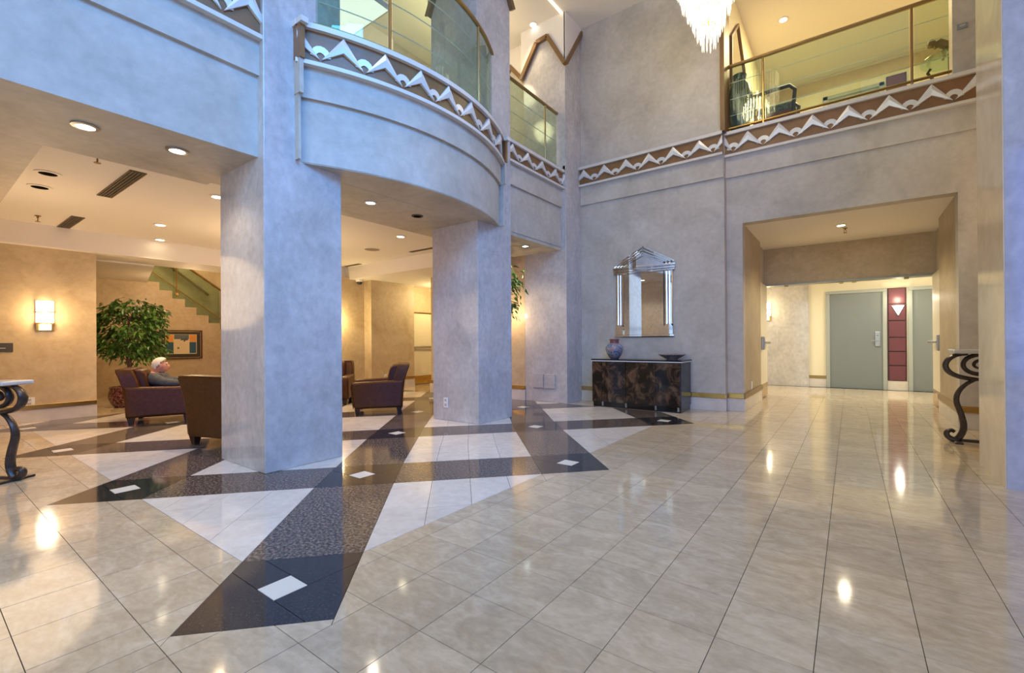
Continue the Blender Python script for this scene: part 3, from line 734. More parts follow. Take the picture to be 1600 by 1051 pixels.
MB().ext([SL(-12.09, 2.55, 2.60), SL(-12.09, 4.42, 1.36), SL(-12.09, 4.42, 2.26), SL(-12.09, 2.55, 3.72)], (-0.012, 0, 0)).build('glass_panel', M_glassg, st)
MB().tube([SL(-12.0, 2.6, 3.60), SL(-12.0, 3.75, 2.744), SL(-12.0, 4.428, 2.262), SL(-12.0, 4.432, 1.36)], 0.026, 8).build('handrail', M_brassd, st, smooth=True)
MB().tube([SL(-12.0, 2.6, 2.97), SL(-12.0, 3.146, 2.553), SL(-12.0, 4.41, 1.60)], 0.014, 8).build('bottom_rail', M_brassd, st, smooth=True)
MB().tube([SL(-12.0, 3.568, 2.88), SL(-12.0, 3.568, 2.05)], 0.016, 8).build('post', M_brassd, st, smooth=True)
MB().tube([SL(-11.97, 3.568, 2.12), SL(-12.02, 3.568, 2.12)], 0.03, 10).build('post_bracket', M_brass, st, smooth=True)
wh = thing('wall_handrail', 'dark handrail fixed to the stairwell wall behind the green glass', 'handrail', (-12.95, 4.0, 2.5))
MB().tube([(0, -.7, .68), (0, -.3, .36), (0, .50, -.27)], 0.03, 8).build('rail', M_brassd, wh, smooth=True)
for y in (-.2, .33): MB().tube([(0, y, .30 - (y + .2) * .78), (-.06, y, .24 - (y + .2) * .78)], 0.015, 6).build('bracket', M_brassd, wh)
# framed picture on the stringer wall
pf = thing('framed_picture', 'dark framed abstract print in orange, teal and cream below the stairs', 'picture', (-11.99, 3.64, 1.015))
def PB(y0, y1, z0, z1, x0, x1): return box(x0, x1, y0, y1, z0, z1)
fr = MB()
for q in ((-.39, -.365, -.315, .315), (.365, .39, -.315, .315), (-.39, .39, -.315, -.292), (-.39, .39, .292, .315)): fr.box(0, .03, *q)
fr.build('frame', mat('mahogany', (0.07, 0.018, 0.010), 0.3), pf, bevel=0.004)
PB(-.37, .37, -.295, .295, 0, .010).build('mat_board', mat('dark_mat', (0.045, 0.04, 0.03), 0.7), pf)
ln = MB()
for q in ((-.366, -.352, -.293, .293), (.352, .366, -.293, .293), (-.366, .366, -.293, -.28), (-.366, .366, .28, .293)): ln.box(.009, .018, *q)
ln.build('gilt_slip', M_brass, pf)
pr2 = PB(-.285, .285, -.205, .225, .010, .013).build('print', mat('print_cream', (0.72, 0.58, 0.36), 0.6), pf)
for nm, q, c in (('orange_block', (-.275, -.14, .06, .215), (0.72, 0.30, 0.06)), ('orange_block', (.15, .275, .06, .215), (0.72, 0.30, 0.06)), ('teal_block', (-.275, -.14, -.19, .055), (0.02, 0.09, 0.14)), ('teal_block', (.15, .275, -.19, .055), (0.02, 0.09, 0.14)), ('grey_block', (-.13, .14, .12, .22), (0.12, 0.15, 0.15))):
    PB(*q, .013, .0145).build(nm, mat(nm, c, 0.6), pr2)
MB().ext([(.013, .0, .13), (.013, -.02, .09), (.013, .04, .10), (.013, .05, .05), (.013, .08, .09), (.013, .13, .10), (.013, .10, .15)], (.003, 0, 0)).build('dark_blot', mat('blot', (0.07, 0.09, 0.11), 0.6), pr2)
MB().ext([(.013, -.08, -.08), (.013, -.05, -.10), (.013, -.03, -.07), (.013, -.06, -.05)], (.003, 0, 0)).build('dark_blot', mat('blot2', (0.16, 0.15, 0.07), 0.6), pr2)

# ------------------------------------------------------------------ lamps in ceilings
def downlight(loc, label, lit='warm', r=0.062, trimmat=None, group='recessed ceiling downlights'):
    t = thing('ceiling_downlight', label, 'ceiling light', loc, 0, group)
    MB().lathe([(r * 0.80, 0.0), (r * 1.25, 0.0), (r * 1.25, -0.008), (r * 0.86, -0.010), (r * 0.80, -0.002)], n=20, cap=False).build('trim_ring', trimmat or M_whitepl, t, smooth=True)
    MB().lathe([(r * 0.86, -0.0095), (r * 0.5, -0.0105), (0.004, -0.0105)], n=20).build('lens', {'warm': E_lampw, 'cool': E_lampc, 'off': M_off}[lit], t)
    return t
ZT_ = 2.63
downlight((-5.60, 2.035, ZT_), 'lit warm downlight beside the left face of the nearest column', 'warm')
downlight((-7.53, 2.06, ZT_), 'lit warm downlight in the lounge tray ceiling, nearer of the left pair', 'warm')
downlight((-8.60, 2.35, ZT_), 'lit warm downlight in the lounge tray ceiling close to the bulkhead', 'warm')
downlight((-5.515, 4.415, ZT_), 'lit warm downlight in the tray ceiling seen between the two columns', 'warm')
downlight((-6.086, 0.828, ZT_), 'unlit dark downlight nearer the soffit edge at far left', 'off', 0.075)
downlight((-6.674, 0.85, ZT_), 'unlit dark downlight farther into the tray at far left', 'off', 0.075)
downlight((-4.25, 0.755, 2.522), 'white downlight in the left soffit nearest the left image edge', 'cool', 0.06, M_chrome)
downlight((-4.22, 1.262, 2.522), 'white downlight in the left soffit beside the nearest column', 'cool', 0.06, M_chrome)
downlight((-4.228, 2.986, 2.55), 'white downlight in the soffit under the bowed balcony', 'cool', 0.055)
downlight((-4.232, 3.636, 2.55), 'unlit black downlight under the bowed balcony', 'off', 0.055, M_dark)
downlight((-4.20, 5.80, 2.55), 'small white downlight in the soffit beside the corner pier', 'cool', 0.055, M_chrome)
downlight((-0.099, 8.069, 2.715), 'lit warm downlight in the corridor opening ceiling', 'warm', 0.06)
downlight((-4.40, 6.35, CE), 'white downlight in the high ceiling above the small gallery', 'cool', 0.06)
downlight((-0.93, 9.15, 6.72), 'lit warm downlight in the upper lobby ceiling on the right', 'warm', 0.07)
def sprinkler(loc, label):
    t = thing('ceiling_sprinkler', label, 'sprinkler', loc, 0, 'ceiling sprinklers')
    MB().lathe([(0.03, 0), (0.03, -0.006), (0.012, -0.01), (0.010, -0.03)], n=14).build('escutcheon', M_brassd, t, smooth=True)
    m = MB(); m.tube([(-.012, 0, -.03), (-.014, 0, -.055), (0, 0, -.07)], .004, 6); m.tube([(.012, 0, -.03), (.014, 0, -.055), (0, 0, -.07)], .004, 6); m.build('frame_arms', M_brassd, t)
    MB().lathe([(0.024, -.070), (0.024, -.074), (0.004, -.074)], n=12).build('deflector', M_brassd, t)
sprinkler((-5.159, 0.989, ZT_), 'small sprinkler head near the soffit edge at upper left')
sprinkler((-8.20, 1.027, ZT_), 'small sprinkler head near the far bulkhead at left')
sprinkler((-0.05, 8.33, 2.715), 'small sprinkler head beside the corridor downlight')
def vent(loc, lx, ly, n, label):
    t = thing('ceiling_vent', label, 'vent', loc, 0, 'slot vents in the tray ceiling')
    fr = MB(); fr.box(-lx / 2 - .012, lx / 2 + .012, -ly / 2 - .012, -ly / 2, -.008, 0).box(-lx / 2 - .012, lx / 2 + .012, ly / 2, ly / 2 + .012, -.008, 0).box(-lx / 2 - .012, -lx / 2, -ly / 2, ly / 2, -.008, 0).box(lx / 2, lx / 2 + .012, -ly / 2, ly / 2, -.008, 0)
    fr.build('frame', M_grille, t)
    box(-lx / 2, lx / 2, -ly / 2, ly / 2, -.002, 0).build('backing', M_black, t)
    for k in range(n):
        y = -ly / 2 + (k + .5) * ly / n; box(-lx / 2, lx / 2, y - ly / n * .22, y + ly / n * .22, -.010, -.001).build('slat', M_grille, t)
vent((-5.96, 1.31, ZT_), 1.16, 0.10, 4, 'long dark slot vent in the tray ceiling, nearer of two at left')
vent((-8.30, 1.33, ZT_), 0.85, 0.10, 4, 'shorter dark slot vent in the tray ceiling near the bulkhead at left')
vent((-8.35, 5.46, ZT_), 0.5, 0.05, 2, 'thin dark slot vent in the tray ceiling right of the nearest column')
vent((-6.02, 5.28, ZT_), 0.6, 0.05, 2, 'thin dark slot vent in the tray ceiling left of the middle column')
sp = thing('ceiling_speaker', 'flat round grey speaker grille in the tray ceiling', 'speaker', (-6.66, 4.73, ZT_))
MB().lathe([(0.14, 0), (0.14, -.006), (0.125, -.009)], n=28).build('rim', M_whitepl, sp, smooth=True)
MB().lathe([(0.122, -.004), (0.122, -.010), (0.01, -.012)], n=28).build('grille', mat('speaker_cloth', (0.30, 0.24, 0.17), 0.8), sp)
cd = thing('dome_camera', 'white dome security camera under the lounge ceiling', 'camera', (-8.50, 5.72, 2.37))
MB().lathe([(0.075, 0), (0.080, -.02), (0.070, -.05)], n=20).build('housing', M_plate, cd, smooth=True)
MB().lathe([(0.058, -.05), (0.052, -.075), (0.032, -.098), (0.004, -.106)], n=20).build('dome', M_black, cd, smooth=True)
# sconces
def box_sconce(loc, rz, label, w=0.17, h=0.40):
    t = thing('wall_sconce', label, 'wall lamp', loc, rz, 'glowing box sconces')
    box(-.01, .01, -w / 2, w / 2, -h / 2, h / 2).build('back_plate', M_brass, t)
    n = 10; vs = []
    for z in (-h / 2 + .10, h / 2):
        for i in range(n + 1):
            a = PI * i / n; vs.append((.01 + .085 * math.sin(a), -w / 2 * math.cos(a), z))
    MB().add(vs, [(i, i + 1, n + 2 + i, n + 1 + i) for i in range(n)]).build('glass_shade', E_sconce, t, smooth=True)
    for z in (0.05, -0.10):
        m = MB(); m.tube([(.012 + .090 * math.sin(PI * i / n), -(w / 2 + .004) * math.cos(PI * i / n), z) for i in range(n + 1)], 0.009, 6); m.build('band', M_brassd if z > 0 else M_brass, t, smooth=True)
    for k in range(5): MB().tube([(.05, -.045 + k * .0225, -.19), (.05, -.045 + k * .0225, -.11)], .008, 6).build('drop', E_sconcew, t)
    return t
box_sconce((-8.89, 1.175, 1.42), 0, 'glowing glass wall sconce with brass bands on the left tan wall')
box_sconce((-8.59, 5.17, 1.45), 0, 'glowing wall sconce on the far tan wall beyond the nearest column')
box_sconce((-1.56, 11.59, 1.674), -PI / 2, 'glowing glass wall sconce on the corridor marble slab behind the left door leaf')

# ------------------------------------------------------------------ console cabinet with its vase, dish, and the mirror
cb = thing('console_cabinet', 'low black lacquer console with brown burl doors against the back wall', 'cabinet', (-2.65, 6.66, 0))
box(-.70, .70, -.235, .235, 0.075, 0.715).build('body', M_lacq, cb, bevel=.004)
box(-.715, .715, -.25, .25, 0.728, 0.75).build('top', M_lacq, cb, bevel=.004)
box(-.712, .712, -.247, .247, 0.714, 0.728).build('pale_edge', M_edge, cb)
for xa, xb, nm in ((-.695, -.535, 'side_panel'), (-.528, -.135, 'door'), (-.128, .33, 'door'), (.337, .695, 'side_panel')):
    d = box(xa, xb, -.252, -.235, 0.085, 0.705).build(nm, M_burl, cb, bevel=.003)
box(-.69, .69, -.22, .22, 0.0, 0.075).build('plinth', M_lacq, cb)
for x in (-.52, -.13, .33, .66): box(x - .012, x + .012, -.245, -.22, 0.02, 0.08).build('foot_tab', M_chrome, cb)
vs_ = thing('vase', 'round blue and red patterned ceramic vase on the console', 'vase', (-3.085, 6.68, 0.75))
MB().lathe([(.055, 0), (.075, .01), (.115, .07), (.140, .14), (.138, .18), (.105, .225), (.072, .245)], n=28).build('body', M_vase, vs_, smooth=True)
MB().lathe([(.072, .243), (.070, .275), (.080, .310), (.074, .312), (.062, .28)], n=28).build('neck', mat('vase_neck', (0.20, 0.07, 0.06), 0.3), vs_, smooth=True)
ds = thing('dish', 'wide shallow patterned dish at the right end of the console', 'dish', (-2.16, 6.68, 0.75))
MB().lathe([(.075, 0), (.085, .012), (.15, .045), (.20, .075), (.196, .080), (.14, .052), (.06, .024), (.005, .022)], n=32).build('bowl', M_dish, ds, smooth=True)
mr = thing('wall_mirror', 'silver framed mirror with pointed top and fluted sides above the console', 'mirror', (-2.69, 6.93, 1.09))
def bevelbar(a, b, w, nm, d=0.013, y=-0.012):
    """bevelled mirror bar between plan points a,b in the XZ plane"""
    a, b = Vector((a[0], 0, a[1])), Vector((b[0], 0, b[1])); t = (b - a).normalized(); n = Vector((-t.z, 0, t.x)) * (w / 2); i = n * .45
    def Q(p, o, yy): q = p + o; return (q.x, yy, q.z)
    v = [Q(a, -n, y), Q(a, n, y), Q(b, n, y), Q(b, -n, y), Q(a, -i, y - d), Q(a, i, y - d), Q(b, i, y - d), Q(b, -i, y - d), Q(a, -n, 0), Q(a, n, 0), Q(b, n, 0), Q(b, -n, 0)]
    MB().add(v, [(4, 5, 6, 7), (0, 4, 7, 3), (1, 2, 6, 5), (0, 1, 5, 4), (3, 7, 6, 2), (8, 0, 3, 11), (9, 10, 2, 1), (8, 9, 1, 0), (11, 3, 2, 10)]).build(nm, M_mirror, mr)
MB().ext([(-.47, 0, 0), (.47, 0, 0), (.47, 0, 1.08), (.0, 0, 1.40), (-.47, 0, 1.08)], (0, -.012, 0)).build('backing', M_black, mr)
MB().ext([(-.33, -.013, .045), (.33, -.013, .045), (.33, -.013, 1.02), (-.33, -.013, 1.02)], (0, -.006, 0)).build('main_glass', M_mirror, mr)
MB().ext([(-.36, -.013, 1.13), (.36, -.013, 1.13), (0, -.013, 1.36)], (0, -.006, 0)).build('pediment_glass', M_mirror, mr)
bevelbar((-.49, .022), (.49, .022), .045, 'base_bar')
for s in (-1, 1):
    MB().ext([(s * .475, -.012, .045), (s * .335, -.012, .045), (s * .335, -.012, .16), (s * .365, -.012, .20), (s * .445, -.012, .20), (s * .475, -.012, .16)], (0, -.025, 0)).build('plinth_block', M_mirror, mr)
    for k in range(3): bevelbar((s * (.36 + k * .045), .20), (s * (.36 + k * .045), 1.02), .042, 'pilaster_strip')
for k in range(3): bevelbar((-.50 - k * .008, 1.045 + k * .042), (.50 + k * .008, 1.045 + k * .042), .040, 'entablature_strip')
for k in range(4):
    for s in (-1, 1): bevelbar((s * (.50 - k * .055), 1.165), (s * 0.0, 1.425 - k * .048 + .02), .036, 'raking_strip', .012, -0.012 - k * .001)

# ------------------------------------------------------------------ scroll tables
def scroll_table(label, loc, rz, k=1.0, W_=0.9, D_=0.36):
    t = thing('scroll_console_table', label, 'table', loc, rz, 'scroll console tables')
    def sc(pts): return [Vector((p[0] * k, p[1] * k, p[2] * k)) for p in pts]
    pr0 = []
    box(.045 * k, (W_ - .045) * k, -D_ / 2 * k, D_ / 2 * k, .885 * k, .925 * k).build('top', M_top, t, bevel=.012, seg=3)
    def leg(sgn, ox):
        # profile in XZ, scroll facing -x when sgn=1
        pts = []
        c = (.262, .765)
        for i in range(44):                                        # inner spiral out to the big scroll
            a = -PI * .4 + (i / 43) * PI * 3.55; rr = .022 + .105 * (i / 43) ** 0.9
            pts.append((c[0] + rr * 1.32 * math.cos(-a + PI), 0, c[1] + rr * math.sin(-a + PI)))
        rs = [.011 + .010 * math.sin(PI * min(1, i / 60)) for i in range(44)]
        m = [(sgn * p[0] + ox, p[1], p[2]) for p in pts]
        l = MB().tube(sc(m), [q * k for q in rs], 8, flat=1.5).build('leg', M_iron, t, smooth=True)
        # outer C from under the top round to the stretcher
        cp = [(.17, .882), (.09, .868), (.03, .825), (.005, .765), (.03, .70), (.10, .655), (.19, .635), (.24, .630)]
        MB().tube(sc([(sgn * x + ox, 0, z) for x, z in smooth(cp, 5)]), [(.016 + .010 * math.sin(PI * i / 35)) * k for i in range(len(smooth(cp, 5)))], 8, flat=1.5).build('upper_scroll', M_iron, l, smooth=True)
        lp = [(.225, .63), (.15, .575), (.095, .49), (.085, .40), (.115, .29), (.135, .18), (.125, .10), (.085, .03), (.05, .028), (.015, .055), (.012, .095), (.045, .115), (.068, .10)]
        q = smooth(lp, 5); MB().tube(sc([(sgn * x + ox, 0, z) for x, z in q]), [(.016 + .012 * math.sin(PI * min(1, i / len(q)))) * k for i in range(len(q))], 8, flat=1.4).build('lower_scroll', M_iron, l, smooth=True)
        box(sgn * k * .085 + ox * k - .03 * k, sgn * k * .085 + ox * k + .03 * k, -.14 * k, .14 * k, 0, .022 * k).build('foot_bar', M_iron, l, bevel=.005)
    leg(1, 0); leg(-1, W_)
    for z in (.628, .02): box(.20 * k if z > .1 else .1 * k, (W_ - .20) * k if z > .1 else (W_ - .1) * k, -.012 * k, .012 * k, (z - .014) * k + .002, (z + .014) * k + .002).build('stretcher', M_iron, t)
    return t
def smooth(pts, n):
    out = []
    P = [pts[0]] + list(pts) + [pts[-1]]
    for i in range(1, len(P) - 2):
        p0, p1, p2, p3 = (Vector((*q, 0)) for q in P[i - 1:i + 3])
        for j in range(n):
            t = j / n; out.append(tuple((0.5 * ((2 * p1) + (p2 - p0) * t + (2 * p0 - 5 * p1 + 4 * p2 - p3) * t * t + (3 * p1 - p0 - 3 * p2 + p3) * t ** 3))[:2]))
    out.append(pts[-1]); return out
scroll_table('wrought iron scroll console with stone top beside the right pillar', (0.775, 6.13, 0), 0.0, 1.0)
scroll_table('wrought iron scroll console with stone top cut by the left image edge', (-5.13, 0.565, 0), PI + 0.55, 0.82, 0.9, 0.26)

# ------------------------------------------------------------------ club armchairs
def armchair(label, loc, rz):
    """faces local +Y"""
    t = thing('club_armchair', label, 'armchair', loc, rz, 'brown leather club armchairs')
    w, d = .37, .37
    # flared outer back
    m = MB()
    rows = [(0.09, -.335, .335), (.30, -.345, .345), (.48, -.365, .36), (.60, -.40, .355), (.69, -.435, .345), (.715, -.425, .325)]
    vs = []
    for z, yb, hw in rows: vs += [(-hw, yb, z), (hw, yb, z)]
    th = .165
    for z, yb, hw in rows: vs += [(-hw + .015, yb + th, z), (hw - .015, yb + th, z)]
    n = len(rows); fs = []
    for i in range(n - 1):
        a = i * 2; b = 2 * n + i * 2
        fs += [(a, a + 1, a + 3, a + 2), (b + 1, b, b + 2, b + 3), (a, a + 2, b + 2, b), (a + 1, b + 1, b + 3, a + 3)]
    fs += [(0, 2 * n, 2 * n + 1, 1), (2 * n - 2, 2 * n - 1, 4 * n - 1, 4 * n - 2)]
    bk = m.add(vs, fs).build('backrest', M_leather, t, smooth=True, bevel=.025, seg=3)
    MB().tube([(-.325, -.428, .706), (0, -.430, .708), (.325, -.428, .706)], .007, 6).build('piping', M_leather, bk, smooth=True)
    for s in (-1, 1):
        a = MB().ext([(s * .235, -.33, .09), (s * .235, .33, .09), (s * .235, .375, .40), (s * .235, .36, .465), (s * .235, -.28, .485), (s * .235, -.36, .50)], (s * .135, 0, 0))
        o = a.build('arm', M_leather, t, smooth=True, bevel=.035, seg=4)
        MB().tube([(s * .365, .335, .10), (s * .365, .368, .40), (s * .355, .352, .46)], .007, 6).build('piping', M_leather, o, smooth=True)
    box(-.235, .235, -.25, .335, .09, .24).build('seat_frame', M_leather, t, bevel=.02)
    box(-.232, .232, -.22, .36, .242, .36).build('seat_cushion', M_leather, t, smooth=True, bevel=.04, seg=4)
    MB().ext([(-.232, -.20, .362), (-.232, -.09, .362), (-.232, -.155, .66), (-.232, -.20, .70), (-.232, -.29, .70)], (.464, 0, 0)).build('back_cushion', M_leather, t, smooth=True, bevel=.04, seg=4)
    for sx in (-1, 1):
        for sy in (-1, 1):
            x, y = sx * .30, sy * .285
            MB().add([(x - .022, y - .022, 0), (x + .022, y - .022, 0), (x + .022, y + .022, 0), (x - .022, y + .022, 0), (x - .038, y - .038, .092), (x + .038, y - .038, .092), (x + .038, y + .038, .092), (x - .038, y + .038, .092)],
                     [(0, 3, 2, 1), (4, 5, 6, 7), (0, 1, 5, 4), (1, 2, 6, 5), (2, 3, 7, 6), (3, 0, 4, 7)]).build('foot', M_wood, t)
    return t
def ang(fx, fy): return math.atan2(-fx, fy)
ch0 = armchair('brown leather club armchair seen from behind left of the nearest column', (-5.27, 2.14, 0), ang(-.3, .954))
dup(ch0, (-7.65, 2.12, 0), ang(.387, .92), 'brown leather club armchair holding the seated person')
dup(ch0, (-5.78, 4.22, 0), ang(-.627, -.78), 'brown leather club armchair standing between the two nearest columns')
dup(ch0, (-7.28, 4.30, 0), ang(.75, -.66), 'brown leather club armchair mostly hidden by the nearest column, only its edge showing')

# ------------------------------------------------------------------ person in the armchair
pe = thing('person', 'white haired person in a grey jacket slouched asleep in the armchair', 'person', (-7.65, 2.12, 0), ang(.387, .92))
def skin_body():
    me = bpy.data.meshes.new('body')
    V = [(0, .04, .44), (0, -.05, .53), (0, -.10, .60), (0, -.085, .635), (0, -.035, .685), (0, -.005, .735), (0, -.015, .79),
         (.145, -.085, .575), (.24, .05, .52), (.20, .21, .50), (.10, .26, .52), (.03, .27, .515),
         (-.145, -.085, .575), (-.24, .05, .52), (-.20, .21, .50), (-.10, .26, .52), (-.03, .27, .515),
         (.10, .09, .435), (.13, .44, .43), (.14, .49, .10), (.14, .58, .045),
         (-.10, .09, .435), (-.13, .44, .43), (-.14, .49, .10), (-.14, .58, .045)]
    E_ = [(0, 1), (1, 2), (2, 3), (3, 4), (4, 5), (5, 6), (2, 7), (7, 8), (8, 9), (9, 10), (10, 11), (2, 12), (12, 13), (13, 14), (14, 15), (15, 16), (0, 17), (17, 18), (18, 19), (19, 20), (0, 21), (21, 22), (22, 23), (23, 24)]
    R_ = [.15, .15, .125, .055, .075, .085, .062, .075, .058, .048, .034, .030, .075, .058, .048, .034, .030, .085, .068, .045, .042, .085, .068, .045, .042]
    me.from_pydata(V, E_, []); me.update()
    o = bpy.data.objects.new('body', me); C.objects.link(o)
    md = o.modifiers.new('skin', 'SKIN'); 
    if not me.skin_vertices: 
        bm = bmesh.new(); bm.from_mesh(me); bm.verts.layers.skin.verify(); bm.to_mesh(me); bm.free()
    for i, sv in enumerate(me.skin_vertices[0].data): sv.radius = (R_[i], R_[i]); sv.use_root = (i == 0)
    sb = o.modifiers.new('sub', 'SUBSURF'); sb.levels = 2; sb.render_levels = 2
    dg = bpy.context.evaluated_depsgraph_get(); dg.update()
    ev = o.evaluated_get(dg); nm = bpy.data.meshes.new_from_object(ev)
    C.objects.unlink(o); bpy.data.objects.remove(o)
    return nm
bm_ = skin_body(); bm_.name = 'body'
bm_.materials.clear()
for m in (M_jacket, M_skin, M_trouser): bm_.materials.append(m)
# shape the head: facing +Y, chin sunk towards the chest
for v in bm_.vertices:
    x, y, z = v.co
    if z > .655 and abs(x) < .12:
        dy, dz = y + .02, z - .735
        if dy > .045 and abs(x) < .018 and -.035 < dz < .02: v.co.y += .013 * (1 - abs(x) / .018)      # nose
        if dy > .03 and .012 < abs(x) < .045 and 0.0 < dz < .03: v.co.y -= .010                         # eye sockets
        if dy > .03 and -.085 < dz < -.05: v.co.y += .012                                               # chin
        if dy > .04 and abs(x) < .03 and -.048 < dz < -.036: v.co.y -= .008                              # mouth
for p in bm_.polygons:
    c = p.center; p.use_smooth = True
    p.material_index = 1 if (c.z > .648 or (c.y > .215 and c.z > .475 and abs(c.x) < .15)) else (2 if (c.z < .42 or (c.y > .16 and c.z < .485)) else 0)
def front(x, z): return max([v.co.y for v in bm_.vertices if abs(v.co.x - x) < .016 and abs(v.co.z - z) < .016] or [.07])
for s in (-1, 1):
    MB().tube([(s * .018, front(s * .02, .752) + .001, .752), (s * .032, front(s * .03, .750) + .001, .750), (s * .046, front(s * .045, .752) - .003, .752)], .004, 6).build('eye', M_black, pe, smooth=True)
    MB().tube([(s * .015, front(s * .02, .772) + .002, .770), (s * .033, front(s * .03, .774) + .002, .776), (s * .050, front(s * .05, .770) - .001, .770)], .005, 6).build('eyebrow', M_hair, pe, smooth=True)
MB().tube([(-.024, front(-.02, .694) - .002, .693), (0, front(0, .694) + .001, .695), (.024, front(.02, .694) - .002, .693)], .0045, 6).build('mouth', mat('lips', (0.30, 0.09, 0.08), .5), pe, smooth=True)
body = bpy.data.objects.new('body', bm_); C.objects.link(body); body.parent = pe
hb = bmesh.new(); bmesh.ops.create_uvsphere(hb, u_segments=24, v_segments=16, radius=1.0)
for v in hb.verts: v.co = Vector((v.co.x * .090, v.co.y * .104 - .024, v.co.z * .104 + .748))
bmesh.ops.delete(hb, geom=[v for v in hb.verts if (v.co.y + .024) * .95 - (v.co.z - .748) * .70 > .004 or v.co.z < .675], context='VERTS')
hm = bpy.data.meshes.new('hair'); hb.to_mesh(hm); hb.free(); hm.materials.append(M_hair)
for p in hm.polygons: p.use_smooth = True
ho = bpy.data.objects.new('hair', hm); C.objects.link(ho); ho.parent = pe
sd = ho.modifiers.new('thick', 'SOLIDIFY'); sd.thickness = 0.014
for s in (-1, 1):
    MB().lathe([(.004, -.028), (.016, -.012), (.018, .010), (.012, .026), (.003, .03)], (s * .086, -.018, .732), n=10, sx=.5).build('ear', M_skin, pe, smooth=True)
MB().lathe([(.085, .60), (.075, .625), (.062, .645), (.060, .635), (.07, .61)], (0, -.09, 0), n=18, cap=False).build('collar', M_jacket, pe, smooth=True)
# bent fingers resting together
for s in (-1, 1):
    for k in range(4):
        y = .25 + k * .017; L_ = (.05, .058, .054, .042)[3 - k]
        MB().tube([(s * .03, y, .52), (s * (.03 - L_ * .5), y + .004, .535), (s * (.03 - L_), y + .004, .52), (s * (.03 - L_ * 1.2), y, .505)], [.010, .009, .008, .006], 6).build('finger', M_skin, pe, smooth=True)
    MB().tube([(s * .06, .25, .535), (s * .035, .235, .555), (s * .012, .238, .558)], [.012, .010, .008], 6).build('thumb', M_skin, pe, smooth=True)

# ------------------------------------------------------------------ ficus trees
def ficus(label, loc, h, crown_r, pot, nleaf, zlo, seed, cut=None):
    t = thing('potted_ficus', label, 'plant', loc, 0, 'potted ficus trees'); R = random.Random(seed)
    pt = MB().lathe([(pot * .72, 0), (pot * .92, .05), (pot * 1.05, .14), (pot * 1.06, .22), (pot * .98, .29), (pot * 1.02, .33), (pot * .94, .335), (pot * .90, .29)], n=28).build('pot', M_pot, t, smooth=True)
    MB().lathe([(pot * .9, .285), (pot * .5, .30), (.01, .305)], n=20).build('soil', M_soil, t)
    tr = MB(); top = Vector((0.01, 0.0, h * .80))
    tr.tube([(0, 0, .29), (.015, .01, .55), (-.01, 0, .85), (.005, .0, h * .6), top], [.036, .030, .026, .018, .008], 8)
    tr.tube([(.02, .02, .29), (-.03, .0, .6), (.03, -.02, .95), (.09, .03, h * .72)], [.026, .022, .018, .006], 8)
    tips_ = []
    for k in range(20):
        z = zlo + (h * .86 - zlo) * (k / 19); a = k * 2.4 + R.random(); f = math.sin(PI * min(1, (z - zlo + .12) / (h - zlo))) ** .6
        rr = crown_r * (.55 + .4 * R.random()) * f
        b = Vector((math.cos(a) * rr, math.sin(a) * rr, z + .12 * R.random() + .05)); tips_.append(b)
        tr.tube([(0, 0, z - .12), tuple(b * .5 + Vector((0, 0, z * .5 + .02))), tuple(b)], [.009, .006, .003], 5)
    tr.build('trunk', M_bark, t, smooth=True)
    lf = MB().add([(0, 0, 0), (.018, .030, .004), (.016, .055, .0), (0, .095, -.018), (-.016, .055, .0), (-.018, .030, .004), (0, .045, -.006)], [(0, 1, 6), (1, 2, 6), (2, 3, 6), (3, 4, 6), (4, 5, 6), (5, 0, 6)]).mesh('leaf', M_leaf, True)
    placed = 0; rest = MB()
    while placed < nleaf:
        b = R.choice(tips_); q = b + Vector((R.gauss(0, .105), R.gauss(0, .105), R.gauss(0, .075)))
        zrel = (q.z - zlo) / (h - zlo)
        if not -.05 < zrel < 1.0: continue
        lim = crown_r * (1.1 if zrel < .75 else 1.1 - (zrel - .75) * 2.2)
        if math.hypot(q.x, q.y) > lim: continue
        s = R.uniform(.75, 1.25); out = math.atan2(q.y, q.x) + R.gauss(0, .8)
        rot = Matrix.Rotation(out - PI / 2, 4, 'Z') @ Matrix.Rotation(-R.uniform(.1, 1.0), 4, 'X') @ Matrix.Rotation(R.gauss(0, .5), 4, 'Y')
        mw = Matrix.Translation(q) @ rot @ Matrix.Scale(s, 4)
        if placed < 290:
            o = bpy.data.objects.new('leaf', lf); C.objects.link(o); o.parent = t; o.matrix_local = mw
        else: rest.add([mw @ Vector(v.co) for v in lf.vertices], [tuple(p.vertices) for p in lf.polygons])
        placed += 1
    if rest.v: rest.build('foliage', M_leaf, t, smooth=True)['kind'] = 'stuff'
    return t
ficus('large ficus tree in a red crackle glazed pot under the stairs at left', (-9.80, 2.26, 0), 1.84, .48, .25, 2300, .72, 5)
ficus('tall ficus tree half hidden behind the middle column', (-4.74, 5.70, 0), 2.46, .47, .18, 800, 1.42, 9)

